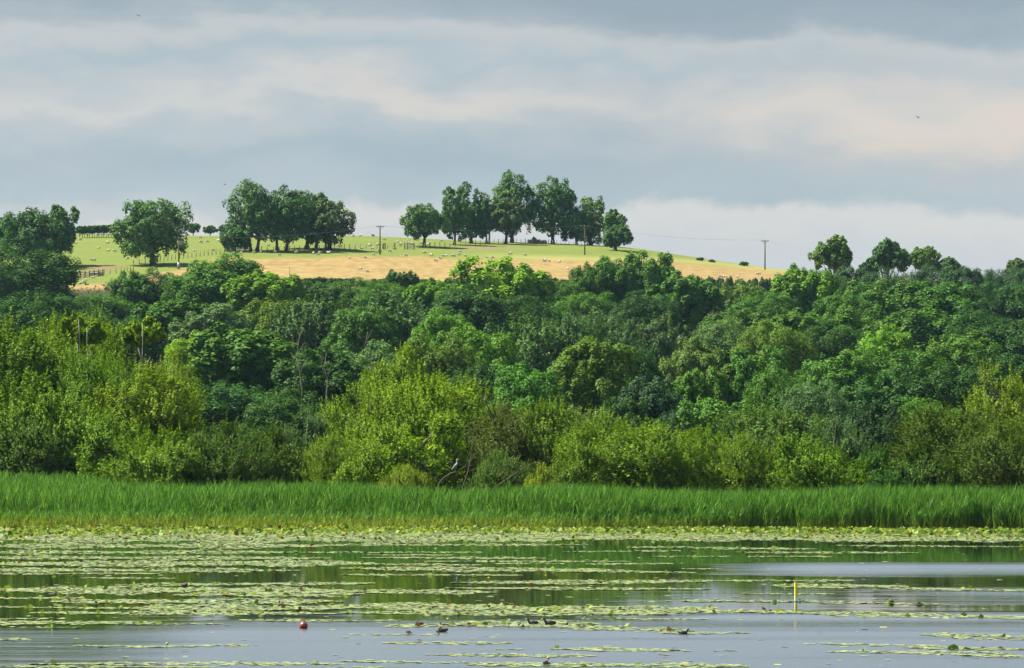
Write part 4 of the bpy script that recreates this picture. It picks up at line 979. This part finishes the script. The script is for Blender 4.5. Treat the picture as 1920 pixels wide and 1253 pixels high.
# heron on a dead branch in front of the central willow
D = 243.5; hb = Vector((PX(853, D), D, ZAT(885, D)))
heron = skinned('heron', [((0, 0, 0.30), (0.085, 0.10)), ((-0.10, 0, 0.20), (0.06, 0.075)), ((-0.18, 0, 0.09), (0.025, 0.03)), ((0.08, 0, 0.42), (0.065, 0.075)), ((0.13, 0, 0.50), (0.04, 0.045)), ((0.12, 0, 0.60), (0.03, 0.03)), ((0.10, 0, 0.68), (0.03, 0.032)), ((0.14, 0, 0.725), (0.034, 0.036)), ((0.20, 0, 0.715), (0.014, 0.015)), ((0.30, 0, 0.69), (0.005, 0.006)), ((0.01, 0.03, 0.15), (0.022, 0.022)), ((0.03, 0.03, 0.0), (0.011, 0.011)), ((0.01, -0.03, 0.15), (0.022, 0.022)), ((0.02, -0.03, 0.0), (0.011, 0.011))],
                [(0, 1), (1, 2), (0, 3), (3, 4), (4, 5), (5, 6), (6, 7), (7, 8), (8, 9), (0, 10), (10, 11), (0, 12), (12, 13)], [M_HERON, M_HWHITE, M_LFLOWER], lambda c: 2 if (c.x > 0.20 and c.z > 0.6) or (c.z < 0.13 and c.x > -0.02) else (1 if c.z > 0.40 and c.x > 0.05 else 0))
o = obj('heron', heron, None, hb); o.rotation_euler = (0, 0, 0.2); tag(o, 'grey heron with white neck perched on a dead branch before the willow', 'heron')
def dead_branch(pts, r, side, label, D, wood=None):
    P3 = [Vector((PX(x, D + dd), D + dd, ZAT(y, D + dd))) for x, y, dd in pts]
    root = P3[0].copy(); root.z = float(terrain(root.x, root.y)); t = empty('dead_branch', root)
    mb = MB().tube([p - root for p in [root] + P3], [r * 1.1] + [r * (1 - 0.75 * i / (len(P3) - 1)) for i in range(len(P3))], 6); obj('limb', mb.mesh('limb', wood or M_TWIG), t)
    for i, (k, x, y) in enumerate(side):
        p0 = P3[k] - root; p1 = Vector((PX(x, D), D, ZAT(y, D))) - root
        obj('twig', MB().tube([p0, p0.lerp(p1, .5) + Vector((0, 0, .12)), p1], [r * .5, r * .35, r * .12], 5).mesh('twig', wood or M_TWIG), t)
    tag(t, label, 'branch', 'bare dead branches among the front willows')
dead_branch([(822, 908, 0.3), (832, 896, 0.2), (845, 887.5, 0.1), (854, 885, 0), (862, 882, 0), (874, 873, 0), (884, 862, 0), (893, 850, 0)], 0.036, [(3, 878, 884), (4, 900, 872), (5, 880, 850), (2, 838, 900)], 'pale dead branch that the heron stands on', 243.5)
dead_branch([(868, 912, 0), (878, 884, 0), (884, 850, 0), (888, 815, 0), (890, 790, 0), (892, 782, 0)], 0.034, [(2, 868, 805), (3, 902, 796), (1, 910, 880)], 'tall pale dead stem rising right of the heron', 246)
dead_branch([(930, 912, 0), (948, 900, 0), (972, 884, 0), (1000, 868, 0), (1030, 860, 0)], 0.028, [(2, 985, 866), (3, 1010, 880), (1, 940, 880)], 'low bare branch spreading right under the brownish bush', 245)
dead_branch([(335, 800, 0), (338, 775, 0), (348, 755, 0), (357, 735, 0), (360, 722, 0)], 0.04, [(1, 320, 765), (2, 366, 742), (3, 345, 722)], 'bare leaning branch right of the left willows', 292)
dead_branch([(1560, 860, 0), (1563, 840, 0), (1567, 800, 0), (1568, 795, 0)], 0.05, [(1, 1550, 830)], 'short pale snag behind the round forward bush', 256)

dead_branch([(566, 730, 0), (562, 700, 0), (556, 672, 0), (560, 640, 0), (563, 622, 0)], 0.05, [(1, 545, 660), (2, 572, 640), (2, 548, 632), (3, 570, 615), (1, 580, 668)], 'tangle of pale bare twigs right of the large dark sycamore', 404, M_PALEBARK)
dead_branch([(612, 740, 0), (614, 712, 0), (608, 690, 0), (612, 662, 0)], 0.045, [(1, 622, 680), (2, 600, 668), (1, 604, 690)], 'thin pale bare twigs left of the big central willow', 402, M_PALEBARK)
dead_branch([(700, 700, 0), (694, 672, 0), (684, 648, 0), (690, 622, 0)], 0.045, [(1, 708, 640), (2, 672, 630), (2, 698, 620)], 'bare twigs in the grey tree behind the big central willow', 412, M_PALEBARK)

# ------------------------------------------------------------------ sheep on the hill
def sheep_mesh(name, pose, wool):
    leg = 0.25 if pose != 'lie' else 0.02; zb = leg + 0.26
    J = [((0, 0, zb), (0.24, 0.25)), ((0.28, 0, zb), (0.21, 0.22)), ((0.44, 0, zb + 0.01), (0.11, 0.12)), ((-0.28, 0, zb + 0.02), (0.22, 0.23))]
    E_ = [(0, 1), (1, 2), (0, 3)]
    hd = {'graze': [((-0.47, 0, zb - 0.10), 0.12), ((-0.58, 0, zb - 0.33), 0.085), ((-0.64, 0, zb - 0.50), 0.05)], 'stand': [((-0.46, 0, zb + 0.16), 0.13), ((-0.54, 0, zb + 0.32), 0.10), ((-0.70, 0, zb + 0.27), 0.055)], 'lie': [((-0.44, 0, zb + 0.14), 0.12), ((-0.52, 0, zb + 0.26), 0.09), ((-0.66, 0, zb + 0.20), 0.05)]}[pose]
    J += hd; E_ += [(3, 4), (4, 5), (5, 6)]
    if pose != 'lie':
        for px_, par in ((-0.30, 3), (0.30, 1)):
            for sy in (-0.12, 0.12):
                i = len(J); J += [((px_, sy, zb - 0.18), 0.075), ((px_, sy, 0.0), 0.04)]; E_ += [(par, i), (i, i + 1)]
    zl = 0.30 if pose != 'lie' else -1
    return skinned(name, J, E_, [wool, M_FACE], lambda c: 1 if (c.x < -0.53 or c.z < zl * 0.75) else 0)
SHEEP = {('graze', 0): sheep_mesh('sheep', 'graze', M_WOOL), ('stand', 0): sheep_mesh('sheep', 'stand', M_WOOL), ('lie', 0): sheep_mesh('sheep', 'lie', M_WOOL), ('graze', 1): sheep_mesh('sheep', 'graze', M_DARKW)}
def flock(pts, label, group):
    pts = sorted(pts, key=lambda p: p[0])
    for i, p in enumerate(pts):
        px, py = p[0], p[1]; pose = p[2] if len(p) > 2 else ('graze', 'graze', 'stand', 'lie', 'graze')[(px * 7 + py) % 5]; dk = p[3] if len(p) > 3 else 0
        if dk: pose = 'graze'
        R = random.Random(px * 31 + py); o = obj('sheep', SHEEP[(pose, dk)], None, ground_at(px, py + 2))
        o.rotation_euler = (0, 0, R.choice([0, math.pi]) + R.uniform(-0.7, 0.7)); s_ = R.uniform(0.66, 0.8); o.scale = (s_,) * 3
        tag(o, (p[4] if len(p) > 4 else label.replace('white sheep', ordinal(i) + ' white sheep', 1)), 'sheep', group)
flock([(142, 456), (150, 449), (202, 455), (185, 465), (203, 470), (214, 471), (146, 489), (171, 487), (176, 488)], 'white sheep from the left on pasture left of the lone oak', 'sheep left of the lone oak')
flock([(160, 526), (157, 530), (151, 531), (175, 521)], 'white sheep from the left beside the stock pens', 'sheep by the stock pens')
flock([(376, 454), (388, 453), (375, 445), (364, 470), (398, 469), (410, 452), (367, 490, 'graze', 0, 'single white sheep lying right of the leftmost utility pole')], 'white sheep from the left between lone oak and left hilltop clump', 'sheep right of the lone oak')
flock([(438, 475), (452, 475), (476, 474), (488, 472), (503, 461), (516, 473), (523, 478), (534, 463), (555, 474), (588, 475), (597, 477), (600, 474), (616, 475), (618, 473)], 'white sheep from the left at the foot of the left hilltop clump', 'sheep under the left clump')
flock([(662, 443), (676, 442), (699, 442, 'graze', 1, 'brown sheep on the skyline left of the second utility pole'), (720, 449), (635, 461), (639, 462), (693, 460), (708, 459), (679, 465), (699, 466), (745, 453), (752, 457), (764, 452), (767, 455), (772, 457), (751, 460), (740, 466)], 'white sheep from the left on pasture between the two hilltop clumps', 'sheep between the hilltop clumps')
flock([(790, 456), (803, 459), (805, 457), (827, 451), (780, 450)], 'white sheep from the left around the round tree before the right clump', 'sheep by the round tree')
flock([(712, 471), (730, 471), (700, 477), (796, 474), (809, 479), (830, 480), (837, 479), (848, 479), (850, 480), (862, 473), (861, 477), (872, 480), (760, 479), (913, 482), (924, 483), (955, 477), (958, 475), (984, 478)], 'white sheep from the left on the green strip above the hay field', 'sheep on the green strip')
flock([(655, 483), (684, 483), (676, 504), (688, 509), (816, 489), (826, 485), (862, 489), (1023, 487), (1021, 490), (1030, 490), (1049, 491), (1065, 503)], 'white sheep from the left on the tan hay field', 'sheep on the hay field')
flock([(1350, 519), (1356, 519), (1361, 519), (1383, 520), (1420, 514), (1424, 513), (1456, 521)], 'white sheep from the left at the right end of the hay field', 'sheep at the hay field end')

# ------------------------------------------------------------------ utility poles and wires
TOPS = []
def pole(px, ytop, ybase, label, box=False):
    b = ground_at(px, ybase); H = ZAT(ytop, b.y) - b.z; t = empty('utility_pole', b, 0.15)
    obj('shaft', MB().tube([(0, 0, -0.5), (0, 0, H * .5), (0, 0, H)], [0.15, 0.135, 0.11], 8).mesh('shaft', M_POLE), t)
    a = obj('crossarm', MB().box((0, -0.16, H - 0.25), (1.75, 0.10, 0.13)).mesh('crossarm', M_POLE, False), t)
    for x in (-0.8, 0.0, 0.8): obj('insulator', MB().tube([(x, -0.16, H - 0.18), (x, -0.16, H - 0.08), (x, -0.16, H + 0.02)], [0.03, 0.06, 0.04], 6).mesh('insulator', M_METAL), a)
    for sx in (-1, 1): obj('brace', MB().tube([(sx * 0.6, -0.17, H - 0.32), (sx * 0.05, -0.15, H - 0.85)], [0.025, 0.025], 4).mesh('brace', M_METAL), t)
    if box:
        tb = obj('transformer', MB().box((0.38, -0.22, H - 1.1), (0.62, 0.5, 0.75)).mesh('transformer', M_METAL, False), t)
        for x in (0.2, 0.4, 0.6): obj('bushing', MB().tube([(x, -0.22, H - 0.72), (x, -0.22, H - 0.5)], [0.05, 0.03], 6).mesh('bushing', M_POLE), tb)
        obj('climbing_guard', MB().tube([(0, 0, 0.1), (0, 0, 1.3)], [0.32, 0.26], 8).mesh('climbing_guard', M_METAL), t)
    tag(t, label, 'utility pole', 'utility poles crossing the hill'); TOPS.append(b + Vector((0, -0.16, H)))
pole(335, 445, 505, 'leftmost utility pole, with a transformer, in front of the lone oak', True)
pole(712.5, 423, 478, 'tall dark utility pole between the two hilltop clumps')
pole(1096.5, 423, 478, 'utility pole in front of the yellowish tree of the right clump')
pole(1434.5, 450, 506, 'rightmost utility pole, alone on the falling skyline')
pt = Vector((PX(1830, 815), 815, ZAT(505, 815)))
for i, (p0, p1, lb) in enumerate([(TOPS[0], TOPS[1], 'overhead wires from the leftmost to the second pole'), (TOPS[1], TOPS[2], 'overhead wires from the second to the third pole'), (TOPS[2], TOPS[3], 'overhead wires from the third to the rightmost pole'), (TOPS[3], pt, 'overhead wires running down right from the last pole')]):
    t = empty('overhead_line', p0)
    for off in (-0.8, 0.0, 0.8):
        pts = []
        for q in range(13):
            a = q / 12; p = p0.lerp(p1, a) - p0; pts.append((p.x + off, p.y, p.z - 1.0 * 4 * a * (1 - a)))
        obj('wire', MB().tube(pts, [0.008] * 13, 3, cap=False).mesh('wire', M_WIRE), t)
    tag(t, lb, 'power line', 'overhead wires between the poles')
b = ground_at(543, 530, 786, 1000); t = empty('field_post', b); H = ZAT(502, b.y) - b.z
obj('shaft', MB().tube([(0, 0, -0.4), (0.03, 0, H * .5), (0.0, 0, H)], [0.09, 0.08, 0.06], 7).mesh('shaft', M_POST), t); obj('cap', MB().box((0, 0, H + 0.04), (0.16, 0.16, 0.08)).mesh('cap', M_METAL, False), t)
tag(t, 'thin lone post at the lower edge of the hay field', 'post')

# ------------------------------------------------------------------ fences, gate, stock pens, stone heap
def fence(pts, n, label, h=1.15):
    pts = [ground_at(x, y) for x, y in pts]; L = [0]
    for a, c in zip(pts, pts[1:]): L.append(L[-1] + (c - a).length)
    t = empty('post_and_wire_fence', pts[0]); pos = []
    for i in range(n):
        s_ = L[-1] * i / (n - 1); k = max(j for j in range(len(L) - 1) if L[j] <= s_ + 1e-6)
        p = pts[k].lerp(pts[k + 1], (s_ - L[k]) / (L[k + 1] - L[k])); p.z = float(terrain(p.x, p.y)); pos.append(p - pts[0])
    me = MB().tube([(0, 0, -0.3), (0, 0, h)], [0.075, 0.065], 6).mesh('post', M_POST); R = random.Random(n)
    for p in pos: o = obj('post', me, t, p); o.rotation_euler = (R.uniform(-.06, .06), R.uniform(-.06, .06), 0); o.scale = (1, 1, R.uniform(.9, 1.12))
    for z in (0.35, 0.7, 1.05): obj('wire', MB().tube([p + Vector((0, -0.07, z)) for p in pos], [0.010] * len(pos), 3, cap=False).mesh('wire', M_WIRE), t)
    tag(t, label, 'fence', 'post and wire fences on the hill')
fence([(250, 497), (290, 493), (330, 487), (370, 482), (420, 476)], 22, 'wire fence running under the lone oak to the left clump')
fence([(420, 476), (520, 473), (640, 468), (737, 467)], 32, 'wire fence from the left clump to the gate posts')
fence([(776, 467), (830, 464), (900, 460), (985, 457)], 24, 'wire fence from the gate through the right clump')
fence([(195, 515), (225, 512), (250, 507)], 8, 'short wire fence right of the stock pens')
fence([(985, 457), (1020, 458), (1090, 462)], 14, 'wire fence past the stone heap behind the right clump', 1.0)
def gate():
    a = ground_at(763, 468); c = ground_at(776, 468); t = empty('field_gate', a); w_ = (c - a).length; rz = math.atan2(c.y - a.y, c.x - a.x); t.rotation_euler = (0, 0, rz)
    for z in (0.25, 0.5, 0.75, 1.0, 1.2): obj('rail', MB().box((w_ / 2, 0, z), (w_ - 0.3, 0.05, 0.10)).mesh('rail', M_METAL, False), t)
    for x in (0, w_): obj('gate_post', MB().box((x, 0, 0.65), (0.22, 0.22, 1.6)).mesh('gate_post', M_POST, False), t)
    obj('brace', MB().tube([(0.15, -0.05, 0.25), (w_ - 0.15, -0.05, 1.2)], [0.04, 0.04], 4).mesh('brace', M_METAL), t)
    tag(t, 'pale five bar field gate between stout posts, left of the round tree', 'gate')
    for i, (x, y, s_, lb) in enumerate([(719, 468, 1.25, 'left stout post of a narrow gap beside the second pole'), (722, 468, 1.4, 'right stout post of a narrow gap beside the second pole'), (740, 468, 1.4, 'stout post left of the field gate'), (759, 468, 1.4, 'stout strainer post against the field gate')]):
        p = ground_at(x, y); t = empty('strainer_post', p); obj('shaft', MB().box((0, 0, s_ / 2 - .15), (0.24, 0.24, s_ + .3)).mesh('shaft', M_POST, False), t); obj('cap', MB().tube([(0, 0, s_), (0, 0, s_ + 0.08)], [0.15, 0.03], 8).mesh('cap', M_POST), t)
        tag(t, lb, 'post', 'stout gate posts on the hill')
gate()
def pens():
    a = ground_at(125, 524); c = ground_at(193, 517); t = empty('stock_pen', a); v = c - a; n = 9
    for i in range(n): p = v * (i / (n - 1)); obj('post', MB().box((0, 0, 0.5), (0.2, 0.2, 1.5)).mesh('post', M_POST, False), t, p)
    for z in (0.3, 0.62, 0.94): obj('rail', MB().tube([Vector((0, -0.12, z)), v + Vector((0, -0.12, z))], [0.075, 0.075], 4).mesh('rail', M_POST), t)
    for i in (3, 6): p = v * (i / (n - 1)); obj('divider', MB().tube([p + Vector((0, 0, 0.6)), p + Vector((0.6, 5.5, 1.0))], [0.10, 0.10], 4).mesh('divider', M_POST), t)
    tag(t, 'weathered timber stock pen beside the mud track on the left', 'pen')
    p = ground_at(180, 518); t = empty('feed_trough', p, math.atan2(v.y, v.x)); mb = MB()
    obj('basin', MB().tube([(-1.9, 0, 0.42), (-1.7, 0, 0.45), (1.7, 0, 0.45), (1.9, 0, 0.42)], [0.08, 0.26, 0.26, 0.08], 8).mesh('basin', M_METAL), t)
    for x in (-1.2, 1.2): obj('leg', MB().box((x, 0, 0.12), (0.1, 0.4, 0.3)).mesh('leg', M_METAL, False), t)
    tag(t, 'long pale metal feed trough in front of the stock pen', 'trough')
pens()
def stones():
    a = ground_at(1006, 456); R = random.Random(4); t = empty('stone_heap', a); M0 = []
    import bmesh
    for k in range(4):
        bm = bmesh.new(); bmesh.ops.create_icosphere(bm, subdivisions=1, radius=0.32)
        for v in bm.verts: v.co = Vector((v.co.x * R.uniform(.8, 1.3), v.co.y * R.uniform(.8, 1.2), v.co.z * R.uniform(.55, .95)))
        me = bpy.data.meshes.new('stone'); bm.to_mesh(me); bm.free(); me.materials.append(M_STONE); M0.append(me)
    for i in range(70):
        x = R.uniform(-2.0, 2.3); hmax = 0.85 * math.exp(-((x + 0.4) / 1.0) ** 2) + 0.45
        o = obj('stone', M0[i % 4], t, (x, R.uniform(-.6, .6), R.uniform(0.05, hmax))); o.rotation_euler = (R.uniform(0, 6), R.uniform(0, 6), R.uniform(0, 6)); s_ = R.uniform(.6, 1.2); o.scale = (s_,) * 3
    tag(t, 'heap of reddish stones on the skyline left of the stout trunk', 'stone heap')
stones()
# birds in the sky
bm_ = MB(); bm_.tube([(-0.22, 0, 0), (-0.1, 0, 0.01), (0.08, 0, 0), (0.24, 0, 0)], [0.02, 0.06, 0.05, 0.012], 6)
wing = [(-0.06, 0, 0.03), (0.08, 0, 0.03), (0.10, 0.28, 0.10), (-0.02, 0.30, 0.10), (0.14, 0.52, 0.05)]
for sy in (1, -1):
    k = len(bm_.v); bm_.v += [Vector((x, y * sy, z)) for x, y, z in wing] + [Vector((x, y * sy, z - 0.015)) for x, y, z in wing]
    for q in ((0, 1, 2, 3), (8, 7, 6, 5)): bm_.f.append(tuple(k + i for i in q)); bm_.m.append(0)
    for q in ((3, 2, 4, 4), (7, 8, 9, 9)): bm_.f.append(tuple(k + i for i in q)); bm_.m.append(0)
bird_me = bm_.mesh('bird', M_BIRD)
for px, py, D, rz, lb in [(421, 346, 760, 0.8, 'tiny dark bird flying left of the left hilltop clump'), (1722, 220, 700, 2.4, 'tiny dark bird high in the right of the sky'), (259, 29, 650, 1.2, 'tiny dark bird near the top left corner')]:
    o = obj('bird', bird_me, None, (PX(px, D), D, ZAT(py, D))); o.rotation_euler = (0.3, 0.1, rz); tag(o, lb, 'bird', 'birds in the sky')

# ------------------------------------------------------------------ the air
def haze():
    x0, x1, y0, y1, z0, z1 = -1505, 1505, -405, 2905, -2.4, 66
    me = MB().box(((x0 + x1) / 2, (y0 + y1) / 2, (z0 + z1) / 2), (x1 - x0, y1 - y0, z1 - z0)).mesh('haze', bpy.data.materials.new('haze'), False)
    m = me.materials[0]; m.use_nodes = True; t = NT(m.node_tree); t.n.clear()
    o = t.node('ShaderNodeOutputMaterial'); p = t.node('ShaderNodeVolumePrincipled')
    p.inputs['Color'].default_value = (0.45, 0.76, 1.0, 1); p.inputs['Density'].default_value = HAZE; p.inputs['Anisotropy'].default_value = 0.0
    t.link(p.outputs[0], o.inputs['Volume'])
    tag(obj('haze', me), 'thin bluish summer haze lying over the valley', 'haze', kind='stuff')
HAZE = 0.000027
haze()
